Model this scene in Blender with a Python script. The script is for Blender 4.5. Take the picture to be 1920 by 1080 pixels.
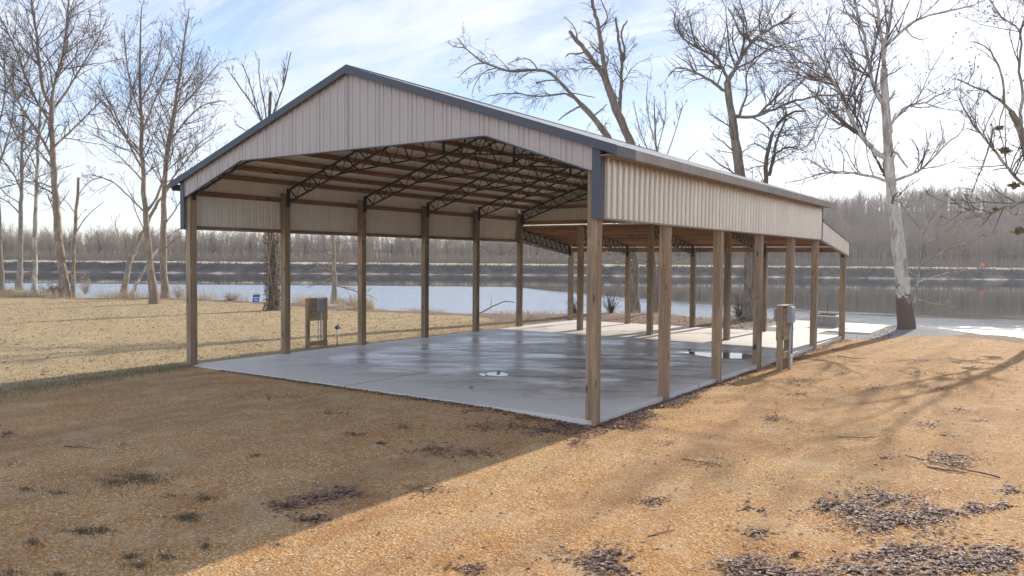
import bpy, math, random
import numpy as np
from mathutils import Vector, Matrix
for o in list(bpy.data.objects): bpy.data.objects.remove(o)
sc = bpy.context.scene
R = math.radians
rng = np.random.default_rng(11)
random.seed(5)

# ------------------------------------------------------------ camera
F, CP, YAW, PIT, ROL = 1487.13, np.array([18.8676, -12.2919, 2.8507]), -0.6031, -0.0367, 0.0076
FW = np.array([math.sin(YAW)*math.cos(PIT), math.cos(YAW)*math.cos(PIT), math.sin(PIT)])
_r = np.array([math.cos(YAW), -math.sin(YAW), 0.0]); _u = np.cross(_r, FW)
RT = math.cos(ROL)*_r + math.sin(ROL)*_u; UP = -math.sin(ROL)*_r + math.cos(ROL)*_u
cam = bpy.data.cameras.new('camera'); co = bpy.data.objects.new('camera', cam); sc.collection.objects.link(co)
cam.sensor_width = 36; cam.lens = F*36/1920; cam.clip_start = .1; cam.clip_end = 5000
co.matrix_world = Matrix([[RT[0], UP[0], -FW[0], CP[0]], [RT[1], UP[1], -FW[1], CP[1]], [RT[2], UP[2], -FW[2], CP[2]], [0, 0, 0, 1]])
sc.camera = co
# ------------------------------------------------------------ sun, sky, exposure
SUN_EL, SUN_AZ = R(28.3), R(2.2)
sd = Vector((math.sin(SUN_AZ)*math.cos(SUN_EL), math.cos(SUN_AZ)*math.cos(SUN_EL), math.sin(SUN_EL)))
sl = bpy.data.lights.new('sun', 'SUN'); sl.energy = 2.7; sl.angle = R(.6); sl.color = (1, .93, .82)
so = bpy.data.objects.new('sun', sl); sc.collection.objects.link(so); so.rotation_euler = sd.to_track_quat('Z', 'Y').to_euler()
sc.view_settings.view_transform = 'Standard'; sc.view_settings.look = 'None'; sc.view_settings.gamma = 1
sc.view_settings.exposure = 1.15
w = bpy.data.worlds.new('World'); sc.world = w; w.use_nodes = True
NT = w.node_tree; NT.nodes.clear()

class N:                                                   # small node-tree writer
    def __init__(s, nt): s.nt = nt
    def n(s, t, **kw):
        nd = s.nt.nodes.new(t)
        for k, v in kw.items():
            if k.startswith('i_'):
                k = k[2:]; k = int(k) if k.isdigit() else k.replace('_', ' ')
                if hasattr(v, 'is_linked') or isinstance(v, bpy.types.NodeSocket): s.nt.links.new(v, nd.inputs[k])
                else: nd.inputs[k].default_value = v
            else: setattr(nd, k, v)
        return nd
    def math(s, op, a, b=0., clamp=False):
        nd = s.nt.nodes.new('ShaderNodeMath'); nd.operation = op; nd.use_clamp = clamp
        for i, v in enumerate((a, b)):
            if isinstance(v, bpy.types.NodeSocket): s.nt.links.new(v, nd.inputs[i])
            else: nd.inputs[i].default_value = v
        return nd.outputs[0]
    def mix(s, f, a, b, bt='MIX'):
        nd = s.nt.nodes.new('ShaderNodeMix'); nd.data_type = 'RGBA'; nd.blend_type = bt
        for i, v in ((0, f), (6, a), (7, b)):
            if isinstance(v, bpy.types.NodeSocket): s.nt.links.new(v, nd.inputs[i])
            elif i == 0: nd.inputs[i].default_value = v
            else: nd.inputs[i].default_value = (*v, 1)
        return nd.outputs[2]
    def ramp(s, f, stops):
        nd = s.nt.nodes.new('ShaderNodeValToRGB'); s.nt.links.new(f, nd.inputs[0])
        e = nd.color_ramp.elements
        while len(e) < len(stops): e.new(.5)
        for q, (p, c) in zip(e, stops):
            q.position = p; q.color = (*c, 1) if isinstance(c, tuple) else (c, c, c, 1)
        return nd.outputs[0]
    def noise(s, vec, scale, detail=4, rough=.55, dist=0.):
        nd = s.n('ShaderNodeTexNoise', i_Scale=scale, i_Detail=detail, i_Roughness=rough, i_Distortion=dist)
        s.nt.links.new(vec, nd.inputs['Vector']); return nd.outputs[0]
    def map(s, vec, scale=(1, 1, 1), rot=(0, 0, 0), loc=(0, 0, 0)):
        return s.n('ShaderNodeMapping', i_Vector=vec, i_Scale=scale, i_Rotation=rot, i_Location=loc).outputs[0]

g = N(NT)
sky = g.n('ShaderNodeTexSky', sky_type='NISHITA', sun_disc=False, sun_elevation=SUN_EL, sun_rotation=SUN_AZ, altitude=100, air_density=1.0, dust_density=.7, ozone_density=1.6)
tc = g.n('ShaderNodeTexCoord').outputs['Generated']
sep = g.n('ShaderNodeSeparateXYZ', i_Vector=tc)
zz = g.math('ADD', g.math('MAXIMUM', sep.outputs[2], 0.), .22)
cv = g.n('ShaderNodeCombineXYZ', i_X=g.math('DIVIDE', sep.outputs[0], zz), i_Y=g.math('DIVIDE', sep.outputs[1], zz), i_Z=0.).outputs[0]
c1 = g.noise(g.map(cv, (1.0, 2.1, 1), (0, 0, R(-28)), (3.1, 1.2, 0)), .62, 7, .6, .5)
c2 = g.noise(g.map(cv, (1.0, 3.4, 1), (0, 0, R(-20)), (7, 2, 0)), 1.9, 6, .62, .8)
cs = g.math('ADD', g.math('MULTIPLY', c1, .7), g.math('MULTIPLY', c2, .3))
dt = g.n('ShaderNodeVectorMath', operation='DOT_PRODUCT', i_0=tc, i_1=tuple(sd)).outputs['Value']
near = g.math('MAXIMUM', g.math('SUBTRACT', dt, .60), 0.)
cs = g.math('ADD', cs, g.math('MULTIPLY', near, .13))
cov = g.ramp(cs, [(.43, 0.), (.50, .30), (.57, .72), (.66, 1.)])
back = g.math('MAXIMUM', g.math('MULTIPLY', dt, -1.), 0.)  # unseen clouds opposite the sun, brightened to add fill light
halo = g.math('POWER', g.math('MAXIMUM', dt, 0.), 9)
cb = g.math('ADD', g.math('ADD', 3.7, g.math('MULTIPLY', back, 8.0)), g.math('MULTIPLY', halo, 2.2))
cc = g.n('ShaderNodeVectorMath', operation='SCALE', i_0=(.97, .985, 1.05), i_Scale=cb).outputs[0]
dim = g.math('SUBTRACT', 1., g.math('MULTIPLY', g.math('POWER', g.math('MAXIMUM', g.math('ADD', g.math('MULTIPLY', dt, .6), .4), 0.), 2.2), .70))
skyb = g.n('ShaderNodeVectorMath', operation='SCALE', i_0=g.mix(1., sky.outputs[0], (.90, .95, 1.08), 'MULTIPLY'), i_Scale=dim).outputs[0]
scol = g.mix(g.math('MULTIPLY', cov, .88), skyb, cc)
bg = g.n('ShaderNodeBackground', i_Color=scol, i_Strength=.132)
wo = g.n('ShaderNodeOutputWorld', i_Surface=bg.outputs[0])

# ------------------------------------------------------------ helpers
def tag(o, label=None, cat=None, group=None, kind=None):
    if label: o['label'] = label
    if cat: o['category'] = cat
    if group: o['group'] = group
    if kind: o['kind'] = kind
    return o
def empty(name, loc, rz=0.):
    o = bpy.data.objects.new(name, None); sc.collection.objects.link(o); o.location = loc; o.rotation_euler = (0, 0, rz)
    o.empty_display_size = .2; return o
class MB:
    def __init__(s): s.v = []; s.f = []
    def add(s, vs, fs):
        b = len(s.v); s.v += [tuple(map(float, p)) for p in vs]; s.f += [tuple(i+b for i in f) for f in fs]; return s
    def box(s, a, b):
        x0, y0, z0 = a; x1, y1, z1 = b
        return s.add([(x0,y0,z0),(x1,y0,z0),(x1,y1,z0),(x0,y1,z0),(x0,y0,z1),(x1,y0,z1),(x1,y1,z1),(x0,y1,z1)],
              [(0,3,2,1),(4,5,6,7),(0,1,5,4),(1,2,6,5),(2,3,7,6),(3,0,4,7)])
    def beam(s, p, q, w, h, up=(0, 0, 1)):                 # rectangular bar from p to q; h measured along up
        p, q = Vector(p), Vector(q); d = (q-p).normalized(); up = Vector(up)
        sx = d.cross(up).normalized(); uz = sx.cross(d).normalized()
        vs = [c + sx*a*w/2 + uz*b*h/2 for c in (p, q) for a, b in ((-1,-1),(1,-1),(1,1),(-1,1))]
        return s.add(vs, [(0,1,2,3),(7,6,5,4),(0,4,5,1),(1,5,6,2),(2,6,7,3),(3,7,4,0)])
    def tube(s, pts, rad, n=8, caps=True):
        pts = [Vector(p) for p in pts]; rad = [rad]*len(pts) if not hasattr(rad, '__len__') else rad
        vs = []; ref = Vector((.3, .2, .93))
        for i, p in enumerate(pts):
            d = (pts[min(i+1, len(pts)-1)]-pts[max(i-1, 0)]).normalized()
            a = d.cross(ref if abs(d.dot(ref)) < .95 else Vector((1, 0, 0))).normalized(); b = d.cross(a)
            vs += [p + (a*math.cos(t)+b*math.sin(t))*rad[i] for t in [2*math.pi*k/n for k in range(n)]]
        fs = [(i*n+k, i*n+(k+1) % n, (i+1)*n+(k+1) % n, (i+1)*n+k) for i in range(len(pts)-1) for k in range(n)]
        if caps: fs += [tuple(range(n))[::-1], tuple((len(pts)-1)*n+k for k in range(n))]
        return s.add(vs, fs)
    def build(s, name, mat, parent=None, smooth=False, bevel=0, loc=None):
        me = bpy.data.meshes.new(name); me.from_pydata(s.v, [], s.f); me.validate(); me.update()
        return link(name, me, mat, parent, smooth, bevel, loc)
def link(name, me, mat, parent=None, smooth=False, bevel=0, loc=None):
    o = bpy.data.objects.new(name, me); sc.collection.objects.link(o)
    if mat: me.materials.append(mat)
    if smooth: me.shade_smooth()
    if loc is not None: o.location = loc
    if bevel:
        m = o.modifiers.new('bevel', 'BEVEL'); m.width = bevel; m.segments = 2; m.limit_method = 'ANGLE'
    if parent: o.parent = parent; 
    return o
def npmesh(name, V, Q, mat, parent=None, smooth=True):      # V (n,3), Q (m,k) fast mesh
    me = bpy.data.meshes.new(name); V = np.asarray(V, np.float32); Q = np.asarray(Q, np.int32); k = Q.shape[1]
    me.vertices.add(len(V)); me.vertices.foreach_set('co', V.ravel())
    me.loops.add(Q.size); me.loops.foreach_set('vertex_index', Q.ravel())
    me.polygons.add(len(Q)); me.polygons.foreach_set('loop_start', np.arange(0, Q.size, k, dtype=np.int32))
    me.update(calc_edges=True); me.validate()
    return link(name, me, mat, parent, smooth)
def world_at(px, py, depth):
    d = FW + (px-960)/F*RT - (py-540)/F*UP
    return CP + d*depth
def bpz(px, py, z):
    d = FW + (px-960)/F*RT - (py-540)/F*UP
    return CP + d*((z-CP[2])/d[2])

# ------------------------------------------------------------ materials
def newmat(name):
    m = bpy.data.materials.new(name); m.use_nodes = True; t = m.node_tree; t.nodes.clear(); q = N(t)
    b = q.n('ShaderNodeBsdfPrincipled'); o = q.n('ShaderNodeOutputMaterial', i_Surface=b.outputs[0]); return m, q, b
def setb(q, b, **kw):
    for k, v in kw.items():
        k = k.replace('_', ' ')
        if isinstance(v, bpy.types.NodeSocket): q.nt.links.new(v, b.inputs[k])
        elif isinstance(v, tuple) and len(v) == 3: b.inputs[k].default_value = (*v, 1)
        else: b.inputs[k].default_value = v
def bump(q, h, st, dist=.01):
    return q.n('ShaderNodeBump', i_Height=h, i_Strength=st, i_Distance=dist).outputs[0]
def simple(name, col, rough=.6, metal=0., var=.18, scale=6., spec=.5):
    m, q, b = newmat(name); ob = q.n('ShaderNodeTexCoord').outputs['Object']
    n = q.noise(ob, scale, 5, .6)
    c = q.mix(n, tuple(x*(1-var) for x in col), tuple(min(1, x*(1+var)) for x in col))
    setb(q, b, Base_Color=c, Roughness=rough, Metallic=metal, Specular_IOR_Level=spec); return m
def wood(name, dark, light, axis=2, grain=1.0, rough=.75):
    m, q, b = newmat(name); tcn = q.n('ShaderNodeTexCoord').outputs['Object']
    oi = q.n('ShaderNodeObjectInfo').outputs['Random']
    off = q.n('ShaderNodeVectorMath', operation='ADD', i_0=tcn, i_1=q.n('ShaderNodeCombineXYZ', i_X=q.math('MULTIPLY', oi, 13.), i_Y=q.math('MULTIPLY', oi, 7.), i_Z=q.math('MULTIPLY', oi, 31.)).outputs[0]).outputs[0]
    s = [18*grain]*3; s[axis] = .9
    n1 = q.noise(q.map(off, tuple(s)), 1.6, 6, .65, .6)
    s2 = [3.]*3; s2[axis] = .35
    n2 = q.noise(q.map(off, tuple(s2)), 1.4, 3)
    c = q.mix(q.ramp(n1, [(.3, 0.), (.72, 1.)]), dark, light)
    c = q.mix(q.ramp(n2, [(.35, .55), (.65, 0.)]), c, tuple((a*.55+.012) for a in dark))
    s3 = [5.5]*3; s3[axis] = 1.5
    v = q.n('ShaderNodeTexVoronoi', i_Vector=q.map(off, tuple(s3)), i_Scale=1.).outputs['Distance']
    c = q.mix(q.ramp(v, [(.07, .95), (.17, 0.)]), c, tuple(a*.28 for a in dark))
    c = q.mix(1., c, q.ramp(oi, [(0., (.82, .84, .86)), (.5, (1., .99, .97)), (1., (1.16, 1.08, 1.)) ]), 'MULTIPLY')
    setb(q, b, Base_Color=c, Roughness=rough, Specular_IOR_Level=.3, Normal=bump(q, n1, .5, .006)); return m
M = {}
M['post'] = wood('weathered_post_timber', (.20, .14, .085), (.48, .35, .225))
M['purlin'] = wood('purlin_timber_y', (.20, .10, .055), (.40, .235, .135), axis=1, grain=.8)
M['joist'] = wood('purlin_timber_x', (.24, .125, .065), (.46, .27, .15), axis=0, grain=.8)
M['board'] = wood('board_timber', (.26, .17, .10), (.50, .36, .23), axis=1)
def painted_steel(name, col, rough, spec=.5, dirt=.12):
    m, q, b = newmat(name); ob = q.n('ShaderNodeTexCoord').outputs['Object']
    n = q.noise(q.map(ob, (1, 1, .25)), 2.2, 6, .65); n2 = q.noise(ob, 60., 2, .5)
    c = q.mix(q.ramp(n, [(.35, 0.), (.75, dirt*3)]), col, tuple(x*.72 for x in col))
    c = q.mix(q.math('MULTIPLY', n2, .12), c, (.35, .28, .22))
    setb(q, b, Base_Color=c, Roughness=q.math('ADD', rough, q.math('MULTIPLY', n, .12)), Specular_IOR_Level=spec, Normal=bump(q, n, .06, .02)); return m
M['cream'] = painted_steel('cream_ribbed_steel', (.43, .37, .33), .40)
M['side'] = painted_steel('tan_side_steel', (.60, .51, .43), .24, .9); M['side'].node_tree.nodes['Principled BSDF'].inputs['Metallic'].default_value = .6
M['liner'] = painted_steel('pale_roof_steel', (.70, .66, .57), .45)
M['slate'] = painted_steel('slate_blue_trim', (.042, .054, .073), .5)
M['galv'] = painted_steel('galvanised_trim', (.30, .27, .235), .6, .2, .3)
M['iron'] = simple('dark_truss_steel', (.022, .02, .018), .55)
M['grey_steel'] = simple('grey_enamel_steel', (.30, .32, .33), .42)
M['conduit'] = simple('grey_plastic_conduit', (.36, .37, .38), .5)
M['blue'] = simple('dark_blue_paint', (.012, .035, .12), .35)
M['white'] = simple('white_plastic', (.75, .74, .72), .45, 0, .05)
M['black'] = simple('black_plastic', (.015, .015, .016), .5)
M['rust'] = simple('rusted_steel', (.16, .07, .04), .8)
M['orange'] = simple('orange_plastic', (.85, .13, .03), .6)

def concrete(name, wet):
    m, q, b = newmat(name); p = q.n('ShaderNodeNewGeometry').outputs['Position']
    n1 = q.noise(p, .55, 6, .6, .4); n2 = q.noise(p, 7., 6, .7); n3 = q.noise(p, 90., 2)
    st = q.noise(q.map(q.map(p, rot=(0, 0, YAW)), (.42, 1.05, 1), loc=(3, 1, 0)), 1.25, 9, .72, .9)
    c = q.mix(n1, (.62, .545, .455), (.74, .665, .57))
    c = q.mix(q.math('MULTIPLY', n2, .4), c, (.34, .31, .28)); c = q.mix(q.math('MULTIPLY', n3, .15), c, (.6, .58, .55))
    rough = q.math('ADD', .62, q.math('MULTIPLY', n2, .2))
    if wet:
        s = q.n('ShaderNodeSeparateXYZ', i_Vector=p)
        def win(x, a, b_, e):   # soft window on one axis
            u = q.math('DIVIDE', q.math('SUBTRACT', x, a), e, True); v_ = q.math('DIVIDE', q.math('SUBTRACT', b_, x), e, True); return q.math('MULTIPLY', u, v_)
        xx = q.math('ADD', s.outputs[0], q.math('MULTIPLY', q.math('SUBTRACT', n1, .5), 3.)); yy = q.math('ADD', s.outputs[1], q.math('MULTIPLY', q.math('SUBTRACT', n1, .5), 3.))
        area = q.math('MULTIPLY', win(xx, .6, 12., 1.2), win(yy, .9, 15.2, 2.2))
        damp = q.math('MULTIPLY', area, q.ramp(st, [(.43, 0.), (.50, .45), (.57, 1.)]))
        c = q.mix(q.math('MULTIPLY', damp, .82), c, (.15, .115, .09))
        f2 = q.ramp(q.noise(q.map(p, (.5, .3, 1), (0, 0, R(60))), 9., 7, .75), [(.47, 0.), (.6, 1.)])
        c = q.mix(q.math('MULTIPLY', q.math('MULTIPLY', f2, area), .35), c, (.17, .14, .115))
        vp = q.map(p, rot=(0, 0, YAW)); sh = q.ramp(q.noise(q.map(vp, (.30, 1., 1), loc=(9, 4, 0)), 1.0, 8, .68, .5), [(.34, 0.), (.60, 1.)])
        rough = q.math('SUBTRACT', .66, q.math('MULTIPLY', area, q.math('ADD', q.math('MULTIPLY', sh, .27), .14)), True)
        def joint(x, at):
            return q.math('LESS_THAN', q.math('ABSOLUTE', q.math('SUBTRACT', x, at)), .02)
        j = joint(s.outputs[0], 5.88)
        for a in (5.1, 10.2, 15.32): j = q.math('MAXIMUM', j, joint(s.outputs[1], a))
        c = q.mix(q.math('MULTIPLY', j, .9), c, (.06, .05, .045))
    setb(q, b, Base_Color=c, Roughness=rough, Specular_IOR_Level=.45 if wet else .3, Normal=bump(q, n2, .12, .01)); return m
M['slab'] = concrete('damp_concrete', True); M['patio'] = concrete('dry_concrete', False); M['patio'].node_tree.nodes['Principled BSDF'].inputs['Roughness'].default_value = .8
m, q, b = newmat('puddle_water'); setb(q, b, Base_Color=(.02, .018, .016), Roughness=.02, Specular_IOR_Level=1.0, IOR=1.6); M['puddle'] = m

# ground: zone attribute r = sand, g = lawn, b = gravel, rest leaf mould
m, q, b = newmat('ground_surface'); p = q.n('ShaderNodeNewGeometry').outputs['Position']
z = q.n('ShaderNodeSeparateColor', i_Color=q.n('ShaderNodeAttribute', attribute_name='zone').outputs['Color'])
big = q.noise(p, .22, 5, .6); mid = q.noise(p, 1.3, 6, .65); fin = q.noise(p, 14., 5, .7); tiny = q.noise(p, 60., 3, .7)
vor = q.n('ShaderNodeTexVoronoi', i_Vector=p, i_Scale=42.); vd = vor.outputs['Distance']; vc = q.n('ShaderNodeSeparateColor', i_Color=vor.outputs['Color'])
def edge(a): return q.ramp(q.math('ADD', a, q.math('MULTIPLY', q.math('SUBTRACT', mid, .5), .7)), [(.42, 0.), (.58, 1.)])
peb = q.ramp(vc.outputs[0], [(0., (.22, .11, .04)), (.3, (.55, .27, .08)), (.62, (.64, .37, .14)), (.85, (.74, .52, .28)), (1., (.82, .70, .54))])
sandc = q.mix(q.ramp(big, [(.35, 0.), (.65, 1.)]), (.50, .20, .045), (.60, .36, .145))
sand = q.mix(.62, sandc, peb)
sand = q.mix(q.ramp(vd, [(.0, 0.), (.45, .0), (.75, .55)]), sand, (.20, .11, .05))
sp = q.n('ShaderNodeSeparateXYZ', i_Vector=p)
wx = q.math('ADD', sp.outputs[0], q.math('MULTIPLY', q.math('SINE', q.math('MULTIPLY', sp.outputs[1], .16)), .5))
rut = 0.
for a_ in (14.2, 15.95): rut = q.math('MAXIMUM', rut, q.math('SUBTRACT', 1., q.math('DIVIDE', q.math('ABSOLUTE', q.math('SUBTRACT', wx, a_)), .30), True))
sand = q.mix(q.math('MULTIPLY', q.math('MULTIPLY', rut, mid), .95), sand, (.27, .15, .07))
trk = q.noise(q.map(p, (1., .10, 1), (0, 0, R(-3)), (2, 0, 0)), .8, 5, .6)
sand = q.mix(q.ramp(trk, [(.5, 0.), (.66, .5)]), sand, (.30, .17, .085))
sand = q.mix(q.ramp(mid, [(.5, 0.), (.7, .5)]), sand, (.62, .44, .25))
sand = q.mix(q.ramp(fin, [(.52, 0.), (.75, .55)]), sand, (.25, .16, .08))
sand = q.mix(q.ramp(q.noise(q.map(p, (1, .45, 1)), .9, 6, .72), [(.53, 0.), (.68, .6)]), sand, (.32, .135, .04))
lawn = q.mix(q.ramp(q.noise(p, .5, 6, .65), [(.35, 0.), (.62, 1.)]), (.45, .31, .17), (.51, .39, .205))
lawn = q.mix(q.ramp(mid, [(.5, 0.), (.72, .5)]), lawn, (.36, .32, .15))
lawn = q.mix(q.ramp(q.noise(p, 5., 6, .75), [(.42, .0), (.68, .7)]), lawn, (.24, .145, .08))
lawn = q.mix(q.ramp(fin, [(.5, 0.), (.7, .6)]), lawn, (.66, .52, .32))
lawn = q.mix(q.ramp(tiny, [(.5, 0.), (.75, .5)]), lawn, (.15, .10, .055))
grav = q.mix(.6, (.27, .25, .235), q.ramp(vc.outputs[1], [(0., (.12, .11, .105)), (.5, (.30, .285, .27)), (1., (.55, .53, .5))]))
mould = q.mix(q.ramp(fin, [(.35, 0.), (.7, 1.)]), (.15, .095, .065), (.34, .235, .165))
mould = q.mix(q.ramp(tiny, [(.55, 0.), (.75, .6)]), mould, (.46, .36, .28))
c = q.mix(edge(z.outputs[1]), mould, lawn); c = q.mix(edge(z.outputs[0]), c, sand); c = q.mix(edge(z.outputs[2]), c, grav)
hh = q.math('ADD', q.math('MULTIPLY', vd, .5), q.math('ADD', q.math('MULTIPLY', fin, .9), q.math('MULTIPLY', tiny, .5)))
setb(q, b, Base_Color=c, Roughness=.92, Specular_IOR_Level=.2, Normal=bump(q, hh, .9, .03)); M['ground'] = m

m, q, b = newmat('river_water'); p = q.n('ShaderNodeNewGeometry').outputs['Position']
rot = (0, 0, -YAW)
w1 = q.noise(q.map(p, (.35, 1.3, 1), rot), 1.1, 5, .55); w2 = q.noise(q.map(p, (.02, .05, 1), rot), 1., 3, .5)
calm = q.ramp(w2, [(.35, .25), (.62, 1.)])
s_ = q.n('ShaderNodeSeparateXYZ', i_Vector=q.n('ShaderNodeVectorMath', operation='SUBTRACT', i_0=p, i_1=tuple(CP)).outputs[0])
_f = np.array([FW[0], FW[1]])/math.hypot(FW[0], FW[1])
tco = q.math('ADD', q.math('MULTIPLY', s_.outputs[0], float(_f[0])), q.math('MULTIPLY', s_.outputs[1], float(_f[1])))
sco = q.math('ADD', q.math('MULTIPLY', s_.outputs[0], float(_f[1])), q.math('MULTIPLY', s_.outputs[1], float(-_f[0])))
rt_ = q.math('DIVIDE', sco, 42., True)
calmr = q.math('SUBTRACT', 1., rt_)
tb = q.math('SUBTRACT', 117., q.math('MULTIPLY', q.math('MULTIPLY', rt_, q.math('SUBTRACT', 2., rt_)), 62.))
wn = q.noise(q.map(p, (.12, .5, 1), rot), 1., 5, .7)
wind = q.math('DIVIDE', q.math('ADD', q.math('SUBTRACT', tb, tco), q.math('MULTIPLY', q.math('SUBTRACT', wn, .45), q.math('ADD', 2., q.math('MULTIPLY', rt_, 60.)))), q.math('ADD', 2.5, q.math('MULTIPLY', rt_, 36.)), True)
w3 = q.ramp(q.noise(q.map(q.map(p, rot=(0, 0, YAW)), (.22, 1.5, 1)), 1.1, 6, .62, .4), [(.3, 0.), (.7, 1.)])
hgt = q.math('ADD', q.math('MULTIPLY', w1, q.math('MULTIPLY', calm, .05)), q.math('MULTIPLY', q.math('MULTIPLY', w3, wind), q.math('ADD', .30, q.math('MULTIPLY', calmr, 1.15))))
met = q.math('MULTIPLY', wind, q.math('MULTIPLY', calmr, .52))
setb(q, b, Metallic=met, Base_Color=q.mix(q.math('MULTIPLY', wind, calmr), (.035, .035, .028), (.88, .95, .98)), Roughness=q.math('ADD', .02, q.math('MULTIPLY', wind, .05)), Specular_IOR_Level=.9, IOR=1.62, Normal=bump(q, hgt, .9, .11)); M['water'] = m  # pale part-metal base colour stands in for sky reflected by ruffled water

m, q, b = newmat('far_bank_surface'); p = q.n('ShaderNodeNewGeometry').outputs['Position']
zb = q.n('ShaderNodeSeparateColor', i_Color=q.n('ShaderNodeAttribute', attribute_name='zone').outputs['Color'])
n1 = q.noise(p, .35, 6, .65); n2 = q.noise(p, .05, 4)
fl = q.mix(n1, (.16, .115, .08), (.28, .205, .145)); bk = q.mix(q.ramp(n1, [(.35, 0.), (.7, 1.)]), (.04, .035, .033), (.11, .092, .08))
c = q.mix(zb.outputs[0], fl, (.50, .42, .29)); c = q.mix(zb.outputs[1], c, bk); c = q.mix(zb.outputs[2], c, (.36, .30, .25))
setb(q, b, Base_Color=c, Roughness=.95, Specular_IOR_Level=.1, Normal=bump(q, n1, .8, .5)); M['far'] = m

def bark(name, dark, light, patch=None, low=None):
    m, q, b = newmat(name); ob = q.n('ShaderNodeNewGeometry').outputs['Position']
    n1 = q.noise(q.map(ob, (1, 1, .22)), 9., 6, .7, .3); n2 = q.noise(q.map(ob, (1, 1, .5)), 2.4, 5, .6)
    c = q.mix(q.ramp(n1, [(.35, 0.), (.68, 1.)]), dark, light)
    if patch:
        f = q.ramp(n2, [(.46, 0.), (.52, .85)])
        if low is not None:                                # rough brown bark keeps to the trunk's foot
            hz = q.n('ShaderNodeSeparateXYZ', i_Vector=ob).outputs[2]
            f = q.math('ADD', q.math('MULTIPLY', q.ramp(n2, [(.54, 0.), (.6, .5)]), 1.), q.ramp(q.math('ADD', q.math('MULTIPLY', q.math('SUBTRACT', low, hz), .22), q.noise(ob, 3.2, 8, .75)), [(.50, 0.), (.55, 1.)]), True)
        c = q.mix(f, c, patch)
    setb(q, b, Base_Color=c, Roughness=.85, Specular_IOR_Level=.25, Normal=bump(q, n1, .7, .03)); return m
M['bark'] = bark('grey_brown_bark', (.11, .085, .065), (.31, .25, .19))
M['bark_dark'] = bark('dark_bark', (.06, .048, .038), (.20, .155, .12))
M['bark_tan'] = bark('tan_bark', (.17, .12, .08), (.42, .33, .235), (.20, .15, .10))
M['bark_white'] = bark('sycamore_bark', (.40, .36, .30), (.68, .63, .55), (.15, .105, .075), low=1.7)
M['bark_pale'] = bark('pale_sycamore_bark', (.30, .25, .19), (.58, .52, .44), (.20, .15, .11))
M['twig'] = simple('dark_twigs', (.115, .085, .07), .85, 0, .3)
M['twig_tan'] = simple('tan_twigs', (.30, .215, .15), .8, 0, .3)
M['twig_far'] = simple('far_wood_twigs', (.30, .235, .165), .9, 0, .5, .12)
M['twig_front'] = simple('far_front_bark', (.085, .068, .058), .9, 0, .3, .1)
def leafmat(name, cols, trans=.25):
    m, q, b = newmat(name); r = q.n('ShaderNodeNewGeometry').outputs['Random Per Island']
    c = q.ramp(r, [(i/(len(cols)-1), cc_) for i, cc_ in enumerate(cols)])
    setb(q, b, Coat_Weight=0.); t = q.n('ShaderNodeBsdfTranslucent', i_Color=c); mx = q.n('ShaderNodeMixShader', i_0=trans, i_1=b.outputs[0], i_2=t.outputs[0])
    setb(q, b, Base_Color=c, Roughness=.6, Specular_IOR_Level=.22)
    q.nt.links.new(mx.outputs[0], q.nt.nodes['Material Output'].inputs[0]); return m
M['leaf'] = leafmat('dead_leaves', [(.08, .045, .035), (.20, .11, .075), (.36, .22, .16), (.12, .06, .05), (.46, .35, .29), (.26, .15, .10), (.36, .24, .16), (.16, .09, .07)], .15)
M['drygrass'] = leafmat('dry_grass_blades', [(.42, .31, .17), (.54, .42, .25), (.28, .19, .10), (.44, .36, .18), (.64, .52, .34)])
M['weed'] = leafmat('weed_blades', [(.10, .09, .06), (.16, .14, .09), (.23, .18, .11), (.13, .12, .075)])
M['green'] = leafmat('green_weed_blades', [(.15, .14, .08), (.25, .22, .12), (.34, .28, .17), (.19, .18, .09)])
M['bush'] = leafmat('shrub_leaves', [(.12, .12, .05), (.22, .19, .09), (.30, .22, .12), (.10, .11, .045)])
M['vine'] = leafmat('vine_leaves', [(.06, .07, .03), (.13, .11, .06), (.24, .17, .11), (.34, .25, .17)])
M['mistletoe'] = leafmat('mistletoe_leaves', [(.16, .16, .06), (.27, .25, .11)])

# ------------------------------------------------------------ near ground and river
def sstep(a, b_, x):
    t = np.clip((x-a)/(b_-a), 0, 1); return t*t*(3-2*t)
def gbase(x, y):
    d = np.hypot(np.maximum(np.maximum(-x, x-12.2), 0), np.maximum(np.maximum(-y, y-20), 0))
    l = sstep(2, 45, -x)*.45 + sstep(22, 40, y)*.20
    mound = .24*np.exp(-((x-14.0)**2/1.6+(y-25.4)**2/4.5))
    return mound -.035 - .075*sstep(9.5, 12.1, x) - l + .035*np.sin(x*.31+1)*np.sin(y*.27)*sstep(1, 6, d)
def on_ground(px, py):
    z_ = -.2
    for _ in range(12):
        P = bpz(px, py, z_); z_ = float(gbase(P[0], P[1]))
    return np.array([P[0], P[1], z_])
SH = [(-10, 556), (60, 557), (170, 561), (300, 560), (450, 566), (560, 571), (640, 578), (700, 583), (770, 586), (860, 590), (960, 592), (1060, 591), (1190, 590), (1300, 594), (1400, 598)]
shore = [on_ground(*s)[:2] for s in SH]
shore = [np.array([-230., -90.]), np.array([-95., -12.])] + shore + [np.array([8., 30.6]), np.array([12.6, 30.0]), np.array([14.2, 29.2]), np.array([15.3, 27.6]), np.array([17.6, 25.4]), np.array([24., 20.5]), np.array([45., 10.]), np.array([160., -20.])]
shore = np.array(shore)
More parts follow.
